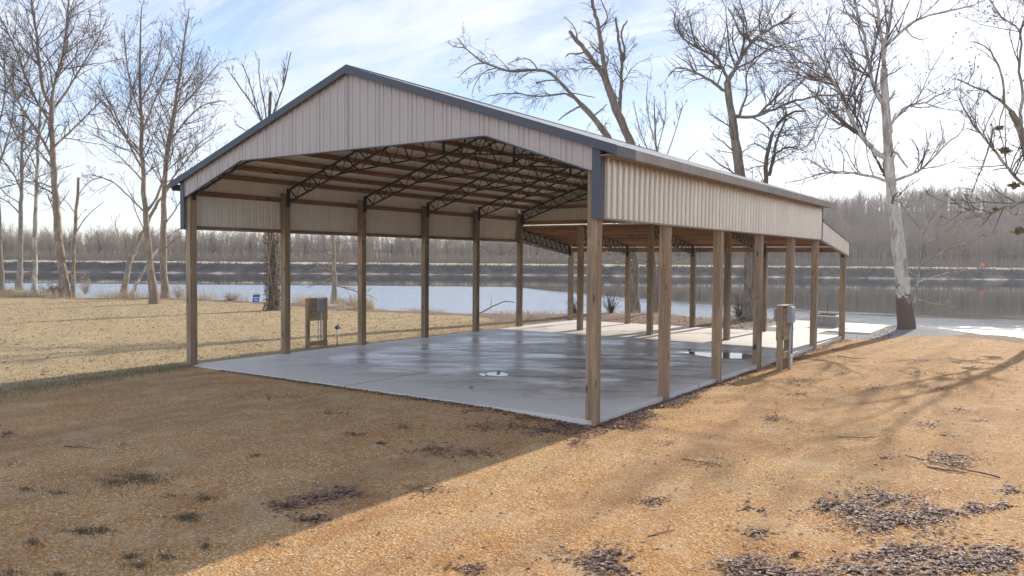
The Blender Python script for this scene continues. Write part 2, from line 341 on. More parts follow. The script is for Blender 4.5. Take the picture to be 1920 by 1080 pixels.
def sdist(x, y):                                            # >0 on the river side
    best = np.full(x.shape, 1e9); sg = np.ones(x.shape)
    for a, b_ in zip(shore[:-1], shore[1:]):
        d = b_-a; L = d@d; t = np.clip(((x-a[0])*d[0]+(y-a[1])*d[1])/L, 0, 1)
        ex, ey = x-a[0]-t*d[0], y-a[1]-t*d[1]; dd = np.hypot(ex, ey)
        s_ = np.sign(d[0]*ey-d[1]*ex); up = dd < best-1e-9
        best = np.where(up, dd, best); sg = np.where(up, s_, sg)
    return best*sg
def axis(segs):
    out = []
    for a, b_, st in segs: out += list(np.arange(a, b_, st))
    return np.array(out+[segs[-1][1]])
gx = axis([(-420, -90, 15), (-90, -62, 2), (-62, 26, .4), (26, 50, 2), (50, 260, 15)])
gy = axis([(-300, -30, 15), (-30, -14, 2), (-14, 42, .4), (42, 60, 2), (60, 330, 15)])
X, Y = np.meshgrid(gx, gy)
S = sdist(X, Y); jag = .5*np.sin(X*1.7+np.sin(Y*1.3)*2)+.3*np.sin(X*4.1+Y*3.)
Z = gbase(X, Y) + .02*np.sin(X*2.3+Y*1.1)*np.sin(Y*1.9-X*.7)*(np.abs(X-6) > 8)
Z = Z + .10*sstep(-2.5, -.6, S+jag*.4)*(X < 3)
Z = Z - sstep(-.2, 2.6, S+jag*.5)*2.4
ny, nx = X.shape; idx = np.arange(ny*nx).reshape(ny, nx)
Q = np.stack([idx[:-1, :-1], idx[:-1, 1:], idx[1:, 1:], idx[1:, :-1]], -1).reshape(-1, 4)
ground = npmesh('ground', np.stack([X, Y, Z], -1).reshape(-1, 3), Q, M['ground']); tag(ground, kind='structure')
edge_x = np.where(Y < 0, .1-.1*Y, -.25)                      # lawn / sand border left of the slab
lawnm = 1-sstep(-.35, .35, X-edge_x)
sandz = (1-lawnm)*(1-((Y > 19.8) & (X < 12.2)))*(1-sstep(-3.5, -1., S))
grx = sstep(11.9, 12.3, X)*(1-sstep(14.0, 15.6, X+(25-Y)*.35))*sstep(20.6, 21.6, Y)
grx = np.maximum(grx, ((X > 7.6) & (X < 12.8) & (Y > 20) & (Y < 29.5))*1.)
grx = np.maximum(grx, sstep(.12, .4, np.exp(-((X-14.0)**2/2.2+(Y-25.2)**2/6.))))
mould_l = sstep(-2.5, -.8, S)
lawnm = lawnm*(1-mould_l*.8)*(1-sstep(-6, -2, X)*sstep(15, 20, Y)); sandz = sandz*(1-grx)
col = np.stack([sandz, lawnm, grx, np.ones_like(X)], -1).reshape(-1, 4).astype(np.float32)
at = ground.data.color_attributes.new('zone', 'FLOAT_COLOR', 'POINT'); at.data.foreach_set('color', col.ravel())
def gz(x, y):
    s_ = sdist(np.atleast_1d(np.array(x, float)), np.atleast_1d(np.array(y, float)))
    zz_ = gbase(np.atleast_1d(np.array(x, float)), np.atleast_1d(np.array(y, float))) - sstep(-.2, 2.6, s_)*2.4
    return zz_
WZ = -1.25
wm = MB().add([(-1500, -900, WZ), (1500, -900, WZ), (1500, 1600, WZ), (-1500, 1600, WZ)], [(0, 1, 2, 3)])
tag(wm.build('river', M['water']), kind='structure')

# ------------------------------------------------------------ far bank and hills
FH = np.array([FW[0], FW[1]])/math.hypot(FW[0], FW[1]); RH = np.array([FH[1], -FH[0]])
def far_xy(s, t): return CP[0]+RH[0]*s+FH[0]*t, CP[1]+RH[1]*s+FH[1]*t
T0 = 199.
def fline(s): return T0 + 3*np.sin(s*.021+1)+1.2*np.sin(s*.11)+.7*np.sin(s*.37+1) - .00035*(s-20)**2*0 - np.maximum(0, s-60)*.12
def hillh(s, t):
    u = t-fline(s)
    r = sstep(26, 130, u)
    prof = 6.2+1.8*np.sin(s*.017+.4)+1.*np.sin(s*.043) + 12.5*sstep(35, 105, s+u*.15)
    return r*prof*(1+.12*np.sin(s*.06+u*.03))
def farz(s, t):
    u = t-fline(s)
    z_ = -3 + 1.65*sstep(-6, -1, u) + 2.43*sstep(-1.3, 6.0, u+.5*np.sin(s*.5)+.3*np.sin(s*1.7)) + .42*sstep(6.2, 9., u) + hillh(s, t)
    return z_ + .12*np.sin(s*.9)*np.sin(t*.7)*(u > 1)
ss = axis([(-700, -170, 20), (-170, 170, 1.5), (170, 700, 20)]); tt = axis([(185, 215, .7), (215, 240, 2), (240, 520, 8), (520, 1600, 60)])
Sg, Tg = np.meshgrid(ss, tt); Zf = farz(Sg, Tg); Xf, Yf = far_xy(Sg, Tg)
ny, nx = Sg.shape; idx = np.arange(ny*nx).reshape(ny, nx)
Q = np.stack([idx[:-1, :-1], idx[:-1, 1:], idx[1:, 1:], idx[1:, :-1]], -1).reshape(-1, 4)
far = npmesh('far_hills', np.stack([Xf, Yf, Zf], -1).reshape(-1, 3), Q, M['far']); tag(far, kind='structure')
U = Tg-fline(Sg)
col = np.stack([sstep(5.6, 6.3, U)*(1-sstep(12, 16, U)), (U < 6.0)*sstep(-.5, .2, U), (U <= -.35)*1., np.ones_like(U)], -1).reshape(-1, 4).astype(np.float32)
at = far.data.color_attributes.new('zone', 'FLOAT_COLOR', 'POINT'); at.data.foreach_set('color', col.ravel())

# ------------------------------------------------------------ branching machinery (vectorised)
def unit(v): return v/np.maximum(np.linalg.norm(v, axis=-1, keepdims=True), 1e-9)
def tubes(P, Rr, n):                                        # P (m,k,3), Rr (m,k) -> verts, quads
    m_, k, _ = P.shape
    T = np.empty_like(P); T[:, 1:-1] = P[:, 2:]-P[:, :-2]; T[:, 0] = P[:, 1]-P[:, 0]; T[:, -1] = P[:, -1]-P[:, -2]
    T = unit(T); ref = np.array([.37, .21, .9]); A = np.cross(T, ref); A = unit(A); B = np.cross(T, A)
    th = np.arange(n)*2*np.pi/n
    V = P[:, :, None, :] + Rr[:, :, None, None]*(A[:, :, None, :]*np.cos(th)[None, None, :, None]+B[:, :, None, :]*np.sin(th)[None, None, :, None])
    base = (np.arange(m_)*k*n)[:, None, None]; i = np.arange(k-1)[None, :, None]*n; j = np.arange(n)[None, None, :]; j2 = (j+1) % n
    Qd = np.stack([base+i+j, base+i+j2, base+i+n+j2, base+i+n+j], -1).reshape(-1, 4)
    return V.reshape(-1, 3), Qd
RMIN = .004
def grow(rg, P, Rr, per, ratio, ang, upb, rr, k=5, t0=.15, droop=0., wig=.12, lmax=9., lmin=.15):
    m_, kk, _ = P.shape
    seg = np.linalg.norm(P[:, 1:]-P[:, :-1], axis=-1).sum(1)
    cnt = rg.poisson(np.clip(per*seg, 0, 60)) if per > 0 else np.full(m_, int(-per))
    pi = np.repeat(np.arange(m_), cnt)
    if len(pi) == 0: return np.zeros((0, k, 3)), np.zeros((0, k))
    t = t0+(1-t0)*rg.random(len(pi)); f = t*(kk-1); i = np.minimum(f.astype(int), kk-2); fr = (f-i)[:, None]
    p0 = P[pi, i]*(1-fr)+P[pi, i+1]*fr; tg = unit(P[pi, i+1]-P[pi, i]); r0 = Rr[pi, i]*(1-fr[:, 0])+Rr[pi, i+1]*fr[:, 0]
    rd = unit(rg.normal(size=tg.shape)); pp = unit(rd - (rd*tg).sum(-1, keepdims=True)*tg)
    a = np.radians(ang)*(.6+.8*rg.random(len(pi)))[:, None]
    d = unit(tg*np.cos(a)+pp*np.sin(a)+np.array([0, 0, upb]))
    L = np.clip(seg[pi]*ratio*(1.15-.75*t)*(.55+.9*rg.random(len(pi))), lmin, lmax)
    out = np.empty((len(pi), k, 3)); out[:, 0] = p0; cur = d
    for q_ in range(1, k):
        cur = unit(cur + rg.normal(size=d.shape)*wig + np.array([0, 0, upb*.35-droop*q_/k]))
        out[:, q_] = out[:, q_-1]+cur*(L/(k-1))[:, None]
    rs = np.minimum(r0*rr, L*.022+.004); Ro = rs[:, None]*np.linspace(1, .3, k)[None]
    return out, np.maximum(Ro, RMIN)
def resample(pts, rads, k):
    pts = np.array(pts); d = np.r_[0, np.cumsum(np.linalg.norm(np.diff(pts, axis=0), axis=1))]; u = np.linspace(0, d[-1], k)
    P = np.stack([np.interp(u, d, pts[:, c]) for c in range(3)], -1); return P, np.interp(u, d, np.array(rads))
def smooth_poly(pts, it=2):
    p = np.array(pts, float)
    for _ in range(it):
        q_ = [p[0]]
        for a, b_ in zip(p[:-1], p[1:]): q_ += [a*.75+b_*.25, a*.25+b_*.75]
        q_.append(p[-1]); p = np.array(q_)
    return p
def leafcloud(rg, pts, size, mat, name, parent, flat=.6):
    n = len(pts); a = unit(rg.normal(size=(n, 3))); b_ = unit(np.cross(a, rg.normal(size=(n, 3)))); s_ = size*(.5+rg.random((n, 1)))
    V = np.stack([pts-a*s_, pts+b_*s_*.5, pts+a*s_, pts-b_*s_*.5], 1).reshape(-1, 3)
    return npmesh(name, V, np.arange(n*4).reshape(-1, 4), mat, parent, smooth=False)

def traced_tree(name, label, base, limbs, mats, seed, up=.25, per=(1.1, 2.2, 3.2), ratio=(.34, .42, .45), ang=(42, 40, 38), droop=0., flare=1.5, depth_k=.35, ballsn=0, group=None, cat='tree', spread_r=.5, zbase=None, lmax=(5., 2., .9)):
    """limbs: [(pixel polyline, r0, r1 in pixels)] on the tree's own depth plane, then given depth of their own"""
    rg = np.random.default_rng(seed)
    B = on_ground(*base) if zbase is None else bpz(base[0], base[1], zbase)
    dep = (B-CP)@FW
    root = empty(name, tuple(B)); tag(root, label, cat, group)
    global RMIN
    k_px = dep/F; placed = []; big = []; RMIN = .00017*dep; per = tuple(a*1.45 for a in per)
    for li, (poly, r0, r1) in enumerate(limbs):
        poly = np.array(poly, float)
        dr0 = 0.
        if li:
            best = 1e9
            for pl, drs in placed:
                dd = np.hypot(*(pl-poly[0]).T); i = dd.argmin()
                if dd[i] < best: best = dd[i]; dr0 = drs[i]
        L = np.r_[0, np.cumsum(np.hypot(*np.diff(poly, axis=0).T))]
        sl_ = (rg.uniform(-1, 1)*depth_k if li else rg.uniform(-.04, .04)) if L[-1] > 0 else 0
        drift = dr0 + sl_*L*k_px
        pp = np.stack([poly[:, 0], poly[:, 1], drift], -1); pp = smooth_poly(pp, 2)
        jitter = rg.normal(size=(len(pp), 2))*min(r0*.25, 1.0); jitter[0] = jitter[-1] = 0; pp[:, :2] += jitter
        W3 = np.array([world_at(a, b_, dep+c_) for a, b_, c_ in pp])
        Lq = np.linspace(0, 1, len(pp)); rads = (r0+(r1-r0)*Lq**.85)*k_px
        if li == 0:
            hh_ = np.linalg.norm(W3-W3[0], axis=1); rads = rads*(1+(flare-1)*np.exp(-hh_/.55)); W3[0, 2] -= .25
        placed.append((pp[:, :2], pp[:, 2])); big.append(resample(W3, rads, max(6, min(22, int(len(pp)*.8)))))
    Vs, Qs, off = [], [], 0
    for P, r_ in big:
        th_n = 10 if r_[0] > .12 else 6
        r_ = r_*(1+rg.normal(size=len(r_))*.05)
        V, Qd = tubes(P[None], r_[None], th_n); Vs.append(V); Qs.append(Qd+off); off += len(V)
    npmesh('trunk', np.concatenate(Vs)-B, np.concatenate(Qs), mats[0], root)
    K = 12; Pb = []; Rb = []
    for P, r_ in big:
        P2, r2 = resample(P, r_, K); Pb.append(P2); Rb.append(r2)
    Pb = np.array(Pb); Rb = np.array(Rb)
    Pt = Pb.copy(); Rt = Rb.copy()
    P1, R1 = grow(rg, Pt[1:] if len(Pt) > 1 else Pt, Rt[1:] if len(Pt) > 1 else Rt, per[0], ratio[0], ang[0], up, spread_r, 6, .12, droop, .16, lmax[0])
    if len(Pt) > 1:
        Pm, Rm = resample(Pt[0][K//3:], Rt[0][K//3:], K); a1, b1 = grow(rg, Pm[None], Rm[None], per[0]*.6, ratio[0]*.5, 60, up, .3, 6, .1, droop, .16, lmax[0])
        P1 = np.concatenate([P1, a1]); R1 = np.concatenate([R1, b1])
    P2, R2 = grow(rg, P1, R1, per[1], ratio[1], ang[1], up, .62, 5, .12, droop*1.4, .16, lmax[1])
    P3, R3 = grow(rg, P2, R2, per[2], ratio[2], ang[2], up, .7, 4, .1, droop*1.8, .18, lmax[2])
    Vs, Qs, off = [], [], 0
    for P, r_, n in ((P1, R1, 4), (P2, R2, 3), (P3, R3, 3)):
        if len(P):
            V, Qd = tubes(P, r_, n); Vs.append(V); Qs.append(Qd+off); off += len(V)
    V = np.concatenate(Vs)-B; Qd = np.concatenate(Qs)
    if ballsn and len(P3):
        pk = P3[rg.choice(len(P3), min(ballsn, len(P3)), replace=False), -1]-B
        cube = np.array([(x, y, z_) for z_ in (-1, 1) for y in (-1, 1) for x in (-1, 1)], float)*.024
        cf = np.array([(0,2,3,1),(4,5,7,6),(0,1,5,4),(2,6,7,3),(0,4,6,2),(1,3,7,5)])
        bv = (pk[:, None]+cube[None]-np.array([0, 0, .1])).reshape(-1, 3); bq = (cf[None]+(np.arange(len(pk))*8)[:, None, None]).reshape(-1, 4)
        Qd = np.concatenate([Qd, bq+len(V)]); V = np.concatenate([V, bv])
    npmesh('crown', V, Qd, mats[1], root, smooth=False)
    return root, B, P3

# ------------------------------------------------------------ pavilion
W = 12.2; XR = 6.1
def roofz(x): return 6.97-.336*abs(x-XR)
def leanz(y): return 4.27-.151*(y-15.66)
YP = [0, 3.08, 6.2, 9.34, 12.38, 15.42]
pav = empty('open_pavilion', (0, 0, 0))
tag(pav, 'open-sided timber post pavilion with cream ribbed gable and slate blue trim over a concrete floor', 'pavilion')
def post_bm(h, low=0.):
    m = MB(); 
    for k in range(3): m.box((-.097+k*.0655, -.1, (low if k == 2 else 0)), (-.097+k*.0655+.063, .1, h-.004*k))
    return m
post_mesh = {}
def post(x, y, h, low=0.):
    key = (round(h, 2), low)
    if key not in post_mesh:
        o = post_bm(h, low).build('post', M['post'], pav, bevel=.004); post_mesh[key] = o
    else:
        o = post_mesh[key].copy(); sc.collection.objects.link(o); o.parent = pav
    o.location = (x, y, 0); return o
for y in YP: post(.097, y+.1, 4.72)
for i, y in enumerate(YP): post(12.1, y+.1, 4.72, -.14)
for x in (3.05, 6.1, 9.1): post(x, 15.52, 4.15)
for x in (.097, 3.05, 6.1, 9.12, 12.1): post(x, 19.8, 3.35, -.14 if x > 12 else 0.)

def profile(u0, u1, pitch, h, w=.055, minor=True):
    out = []; u = u0
    while u < u1:
        sl = .014 if minor else .013
        for du, o in ((0, 0), (sl, h), (w-sl, h), (w, 0)) + (((.11, 0), (.118, .005), (.126, 0), (.168, 0), (.176, .005), (.184, 0)) if minor else ()):
            if u+du < u1: out.append((u+du, o))
        u += pitch
    out.append((u1, 0)); return out
def ribbed(name, fn, u0, u1, zb, zt, mat, pitch=.2286, h=.019, kinks=(), w=.055, minor=True):
    pr_ = profile(u0, u1, pitch, h, w, minor)
    for k in kinks: pr_.append((k, np.interp(k, [a for a, _ in pr_], [b for _, b in pr_])))
    pr_.sort(); vs = []; fs = []
    for i, (u, o) in enumerate(pr_):
        vs += [fn(u, o, zb(u)), fn(u, o, zt(u))]
        if i: fs.append((2*i-2, 2*i, 2*i+1, 2*i-1))
    o_ = MB().add(vs, fs).build(name, mat, pav)
    sm = o_.modifiers.new('gauge', 'SOLIDIFY'); sm.thickness = .0012; sm.offset = -1
    return o_
def gb(u):
    if u < 2.4: return 4.44+(u-.2)*.345
    if u > 9.8: return 4.44+(12.0-u)*.345
    return 5.2
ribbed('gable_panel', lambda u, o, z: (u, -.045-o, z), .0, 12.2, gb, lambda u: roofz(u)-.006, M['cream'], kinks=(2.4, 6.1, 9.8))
gt = MB()
for p_, q_ in (((.0, 4.44-.07), (2.4, 5.2)), ((2.4, 5.2), (9.8, 5.2)), ((9.8, 5.2), (12.2, 4.37))):
    gt.beam((p_[0], -.05, p_[1]-.012), (q_[0], -.05, q_[1]-.012), .05, .022)
gt.build('gable_trim', M['slate'], pav)
mt = MB(); mt.box((6.085, -.075, 5.22), (6.10, -.066, 6.93))
for k in range(-6, 7):
    if k: x_ = 6.092+k*.9144; MB().box((x_, -.052, gb(x_)+.03), (x_+.007, -.0475, roofz(x_)-.14)).build('lap_seam', M['galv'], pav)
mt.build('lap_seam', M['galv'], pav)
# side walls
ribbed('side_panel', lambda u, o, z: (12.245+o, u, z), .0, 15.6, lambda u: 3.585, lambda u: 4.89, M['side'], h=.042, w=.085, minor=False)
ribbed('side_panel', lambda u, o, z: (-.045-o, u, z), .0, 15.6, lambda u: 3.585, lambda u: 4.895, M['liner'])
MB().box((12.2, .0, 3.555), (12.275, 15.62, 3.583)).build('base_trim', M['galv'], pav)
MB().box((-.075, .0, 3.555), (-.003, 15.62, 3.583)).build('base_trim', M['galv'], pav)
for sx in (0, 1):
    for z0, z1 in ((3.586, 3.66), (4.46, 4.60)):
        x0 = -.04 if sx == 0 else 12.205
        for a, b_ in zip([0.]+YP[1:], YP[1:]+[15.6]) if False else [(.02, 15.6)]:
            MB().box((x0, a, z0), (x0+.036, b_, z1)).build('girt', M['purlin'], pav)
# corner trims
for x0, x1, ya, yb in ((12.13, 12.29, -.085, .10), (-.10, .06, -.085, .10)):
    xo = x1 if x0 > 5 else x0
    m_ = MB().box((x0, ya, 3.56), (x1, ya+.012, 4.87 if x0 > 5 else 4.82))
    s_ = -1 if x0 > 5 else 1
    a_, b_ = sorted((xo, xo+s_*.012)); m_.box((a_, ya+.013, 3.56), (b_, yb, 4.76))
    m_.build('corner_trim', M['slate'], pav)
MB().box((12.275, 15.56, 3.58), (12.30, 15.66, 4.76)).build('corner_trim', M['slate'], pav)
# rear gable wall and its girts
ribbed('rear_panel', lambda u, o, z: (u, 15.67+o, z), .0, 12.2, lambda u: 4.28, lambda u: roofz(u)-.006, M['liner'], kinks=(6.1,))
for z0 in (4.30, 4.92):
    MB().box((.0 if z0 < 4.5 else .9, 15.625, z0), (12.2 if z0 < 4.5 else 11.3, 15.662, z0+.14)).build('girt', M['joist'], pav)
MB().box((3., 15.625, 5.6), (9.2, 15.66, 5.74)).build('girt', M['joist'], pav)
# main roof: one ribbed sheet per slope, ribs run down the slope
for sgn in (-1, 1):
    for_x = lambda t, sgn=sgn: XR+sgn*t
    ribbed('roof_panel', lambda u, o, t, sgn=sgn: (XR+sgn*t, u, 6.97-.336*t+o), -.12, 16.02, lambda u: .0, lambda u: 6.5, M['liner'])
rc = MB()
for sgn in (-1, 1): rc.beam((XR, -.14, 7.0), (XR, 16.04, 7.0), .04, .02); rc.beam((XR+sgn*.01, -.13, 6.995), (XR+sgn*.01, 16.03, 6.995), .02, .02); break
for sgn in (-1, 1): rc.add([(XR, -.15, 6.995), (XR, 16.05, 6.995), (XR+sgn*.2, 16.05, 6.925), (XR+sgn*.2, -.15, 6.925)], [(0, 1, 2, 3)])
rc.build('ridge_cap', M['slate'], pav)
for sgn in (-1, 1):                                         # rakes
    for y0, y1 in ((-.165, -.125), (16.03, 16.06)):
        m_ = MB(); a = (XR, y0); zr = 6.99; ze = roofz(XR+6.5)+.02
        xs = XR+sgn*6.52
        m_.add([(XR, y0, zr-.17), (xs, y0, ze-.165), (xs, y0, ze), (XR, y0, zr), (XR, y1, zr-.17), (xs, y1, ze-.165), (xs, y1, ze), (XR, y1, zr)],
               [(0,1,2,3),(7,6,5,4),(0,4,5,1),(1,5,6,2),(2,6,7,3),(3,7,4,0)])
        m_.build('rake_trim', M['slate'] if y0 < 0 else M['galv'], pav)
MB().box((12.60, -.125, 4.62), (12.625, .62, 4.80)).build('eave_trim', M['slate'], pav)
et = MB().box((12.604, .623, 4.635), (12.622, 16.02, 4.795)); et.box((12.56, .623, 4.621), (12.622, 16.02, 4.634)); et.build('eave_trim', M['galv'], pav)
MB().box((12.30, -.10, 4.645), (12.596, 16.0, 4.66)).build('soffit', M['galv'], pav)
MB().box((-.42, -.12, 4.58), (-.402, 16.02, 4.75)).build('eave_trim', M['slate'], pav)
# purlins on the trusses
k = 0
for sgn in (-1, 1):
    for t in np.arange(.12, 6.2, .61):
        x = XR+sgn*t; zc = 6.97-.336*t-.095
        MB().beam((x, .0, zc), (x, 15.6, zc), .04, .14, up=(sgn*.33, 0, .94)).build('purlin', M['purlin'], pav)
# trusses
def zig(m, pts_lo, pts_hi, thick, thin):
    for i in range(len(pts_hi)-1):
        m.beam(pts_hi[i], pts_lo[i], thick, thick); m.beam(pts_lo[i], pts_hi[i+1], thin, thin)
for y in YP:
    yc = y+.1; m_ = MB()
    tz = lambda x: roofz(x)-.19
    bz = lambda x: roofz(x)-.55
    for sgn in (-1, 1):
        xe = XR+sgn*5.88
        m_.beam((xe, yc, tz(xe)), (XR, yc, tz(XR)), .075, .045); m_.beam((xe, yc, bz(xe)), (XR, yc, bz(XR)), .06, .04)
        m_.box((min(xe, xe-sgn*.03), yc-.06, bz(xe)-.12), (max(xe, xe-sgn*.03), yc+.06, tz(xe)+.05))
        ts = np.linspace(5.8, .2, 13)
        for a, b_ in zip(ts[:-1], ts[1:]):
            xa, xm, xb = XR+sgn*a, XR+sgn*((a+b_)/2-.06), XR+sgn*b_
            m_.beam((xa, yc, tz(xa)), (xm, yc, bz(xm)), .03, .03); m_.beam((xm, yc, bz(xm)), (xb, yc, tz(xb)), .016, .016)
        cz = lambda t: 5.16+(3.7-t)/3.7*.32
        m_.beam((XR+sgn*3.7, yc, 5.17), (XR, yc, cz(0)), .05, .035)
        ts = np.linspace(3.2, .25, 6)
        for a, b_ in zip(ts[:-1], ts[1:]):
            xa, xm, xb = XR+sgn*a, XR+sgn*(a+b_)/2, XR+sgn*b_
            m_.beam((xa, yc, bz(xa)), (xm, yc, cz(abs(xm-XR))), .028, .028); m_.beam((xm, yc, cz(abs(xm-XR))), (xb, yc, bz(xb)), .016, .016)
    m_.beam((XR, yc, 5.48), (XR, yc, tz(XR)), .05, .05, up=(0, 1, 0))
    m_.build('roof_truss', M['iron'], pav)
# lean-to
ribbed('lean_to_roof', lambda u, o, t: (u, t, leanz(t)+o), -.10, 12.30, lambda u: 15.70, lambda u: 20.15, M['liner'])
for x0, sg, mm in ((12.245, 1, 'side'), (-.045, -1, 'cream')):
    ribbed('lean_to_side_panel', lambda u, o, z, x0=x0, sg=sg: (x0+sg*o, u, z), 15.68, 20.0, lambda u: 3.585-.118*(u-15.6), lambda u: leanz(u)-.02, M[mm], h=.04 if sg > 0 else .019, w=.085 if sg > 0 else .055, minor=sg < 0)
    a_, b_ = (12.2, 12.285) if sg > 0 else (-.085, -.003)
    MB().beam(((a_+b_)/2, 15.66, 3.56), ((a_+b_)/2, 20.02, 3.56-.118*4.42), b_-a_, .035).build('base_trim', M['galv'], pav)
    xt = 12.27 if sg > 0 else -.06
    MB().beam((xt, 15.67, leanz(15.67)-.02), (xt, 20.17, leanz(20.17)-.02), .09, .10).build('rake_trim', M['slate'] if sg < 0 else M['galv'], pav)
MB().box((12.2, 20.01, 3.04), (12.29, 20.05, 3.62)).build('corner_trim', M['galv'], pav)
MB().box((-.1, 20.15, 3.46), (12.3, 20.17, 3.60)).build('eave_trim', M['galv'], pav)
for t in np.arange(15.85, 20.1, .6):
    zc = leanz(t)-.09
    MB().beam((-.03, t, zc), (12.23, t, zc), .04, .14, up=(0, .15, 1)).build('purlin', M['joist'], pav)
MB().box((-.02, 19.905, 3.20), (12.2, 19.945, 3.38)).build('eave_beam', M['joist'], pav)
MB().box((.2, 15.665, 4.05), (12.0, 15.70, 4.19)).build('ledger', M['joist'], pav)
for x in (.097, 3.05, 6.1, 9.12, 12.1):
    m_ = MB(); ya, yb = 15.72, 19.70; tz = lambda y: leanz(y)-.19; bz = lambda y: leanz(y)-.56
    m_.beam((x, ya, tz(ya)), (x, yb, tz(yb)), .06, .04); m_.beam((x, ya, bz(ya)), (x, yb, bz(yb)), .06, .04)
    m_.box((x-.05, yb-.03, bz(yb)-.1), (x+.05, yb, tz(yb)+.04)); m_.box((x-.05, ya-.1, bz(ya)-.1), (x+.05, ya-.07, tz(ya)+.04))
    ts = np.linspace(ya+.08, yb-.1, 10)
    for a, b_ in zip(ts[:-1], ts[1:]):
        mid_ = (a+b_)/2; m_.beam((x, a, tz(a)), (x, mid_, bz(mid_)), .03, .03, up=(1, 0, 0)); m_.beam((x, mid_, bz(mid_)), (x, b_, tz(b_)), .018, .018, up=(1, 0, 0))
    m_.build('lean_to_truss', M['iron'], pav)
c_ = MB().box((12.02, 9.30, .42), (12.10, 9.335, .55)); c_.build('outlet_box', M['black'], pav, bevel=.006)
MB().tube([(12.22, 12.52, -.1), (12.22, 12.52, 3.5)], .016, 8).build('conduit', M['conduit'], pav)

# slab, terrace, walkway
sl_ = MB(); 
XS = [0.02, 5.88, 12.13]; YS = [.05, 5.1, 10.2, 15.32, 20.0]
sl_.box((.02, .05, -.22), (12.135, 20.02, 0)); o = sl_.build('concrete_slab', M['slab'], bevel=.008); tag(o, kind='structure')
# ------------------------------------------------------------ small things
G = -.11
pt = MB().box((8.45, 22.3, -.20), (12.65, 27.4, -.035)); tag(pt.build('patio', M['patio'], bevel=.01), kind='structure')
pt = MB().box((9.7, 20.03, -.20), (11.0, 22.29, -.033)); tag(pt.build('walkway', M['patio'], bevel=.01), kind='structure')
def puddle(px, name):
    P = [bpz(a, b_, .0045) for a, b_ in px]; P = smooth_poly(P+[P[0]], 3)[:-1]
    me = MB().add([tuple(p) for p in P], [tuple(range(len(P)))]); o = me.build(name, M['puddle']); tag(o, kind='structure')
puddle([(898, 702), (905, 705), (912, 704), (908, 700), (900, 700)], 'puddle')
puddle([(911, 700), (913, 703.5), (928, 705), (950, 705), (954, 702), (946, 698.5), (926, 697.2)], 'puddle')
puddle([(1266, 660), (1290, 662.5), (1316, 667.5), (1345, 671), (1385, 672.5), (1412, 671), (1409, 664.5), (1390, 662.5), (1366, 661), (1330, 661.5), (1296, 659)], 'puddle')
# crumbs of leaf on the slab
for (a, b_, wrd) in ((935, 699, 'puddle nearest the front edge'), (1293, 656.5, 'far edge of the long puddle'), (883, 727, 'bare slab front of the small puddle')):
    P = bpz(a, b_, .008); m_ = MB()
    for t in range(3):
        an = t*2.1+a; c0 = np.array([math.cos(an), math.sin(an), 0]); c1 = np.array([-math.sin(an), math.cos(an), 0]); h = .02+.012*t
        m_.add([P-c0*.07, P+c1*.04+np.array([0, 0, h]), P+c0*.08+np.array([0, 0, .03]), P-c1*.045+np.array([0, 0, .01])], [(0, 1, 2), (0, 2, 3)])
    tag(m_.build('curled_leaf', M['leaf']), 'small dark curled leaf on the concrete at the '+wrd, 'leaf')

# left electrical board
eb = empty('electrical_board', (-.85, 5.2, G)); tag(eb, 'dark low wooden board stand with one grey switch box, in grass left of the slab', 'electrical stand')
for y0 in (-.42, .30): MB().box((-.05, y0, -.1), (.05, y0+.11, 1.66)).build('leg', M['post'], eb, bevel=.004)
for i in range(6): MB().box((.051, -.40, .93+i*.122), (.086, .40, .93+i*.122+.117)).build('board', M['board'], eb, bevel=.003)
MB().box((.051, -.40, .12), (.086, .40, .27)).build('board', M['board'], eb, bevel=.003)
bx = MB().box((.088, -.07, 1.22), (.20, .15, 1.64)); bx.box((.2, -.06, 1.25), (.215, .14, 1.60)); bx.build('switch_box', M['grey_steel'], eb, bevel=.006)
MB().tube([(.14, .06, 1.22), (.14, .06, -.05)], .024, 10).build('conduit', M['conduit'], eb, smooth=True)
MB().tube([(.12, -.03, 1.22), (.12, -.03, .6), (.13, -.01, -.05)], .014, 8).build('conduit', M['conduit'], eb, smooth=True)
# right electrical stand
er = empty('electrical_board', (12.72, 9.75, G)); tag(er, 'pale wooden board stand with grey boxes on both sides, at the right edge of slab', 'electrical stand')
for y0 in (-.40, .26): MB().box((-.07, y0, -.1), (.07, y0+.13, 1.74)).build('leg', M['post'], er, bevel=.004)
for z0, z1 in ((1.52, 1.70), (1.33, 1.51), (1.00, 1.17), (1.175, 1.325), (.82, .99), (.32, .50)):
    MB().box((.071, -.34, z0), (.107, .34, z1)).build('board', M['board'], er, bevel=.003)
for z0, z1 in ((1.20, 1.70), (.80, 1.19), (.32, .47)): MB().box((-.107, -.34, z0), (-.071, .34, z1)).build('board', M['board'], er, bevel=.003)
MB().box((-.11, -.42, 1.742), (.16, .42, 1.765)).build('cap', M['galv'], er)
b2 = MB().box((.109, -.16, 1.28), (.25, .16, 1.73)); b2.box((.251, -.14, 1.31), (.262, .14, 1.69)); b2.build('switch_box', M['grey_steel'], er, bevel=.006)
MB().box((-.19, -.30, 1.32), (-.109, -.08, 1.66)).build('switch_box', M['grey_steel'], er, bevel=.006)
MB().tube([(.17, .0, 1.28), (.17, .0, -.05)], .034, 10).build('conduit', M['conduit'], er, smooth=True)
# pipe stub
ps = empty('capped_pipe', (12.62, 10.85, G)); tag(ps, 'short white capped drain pipe standing behind the right-hand board stand', 'pipe')
MB().tube([(0, 0, -.1), (0, 0, .22)], .055, 14).build('pipe', M['white'], ps, smooth=False)
MB().tube([(0, 0, .2205), (0, 0, .29)], .068, 14).build('cap', M['white'], ps)
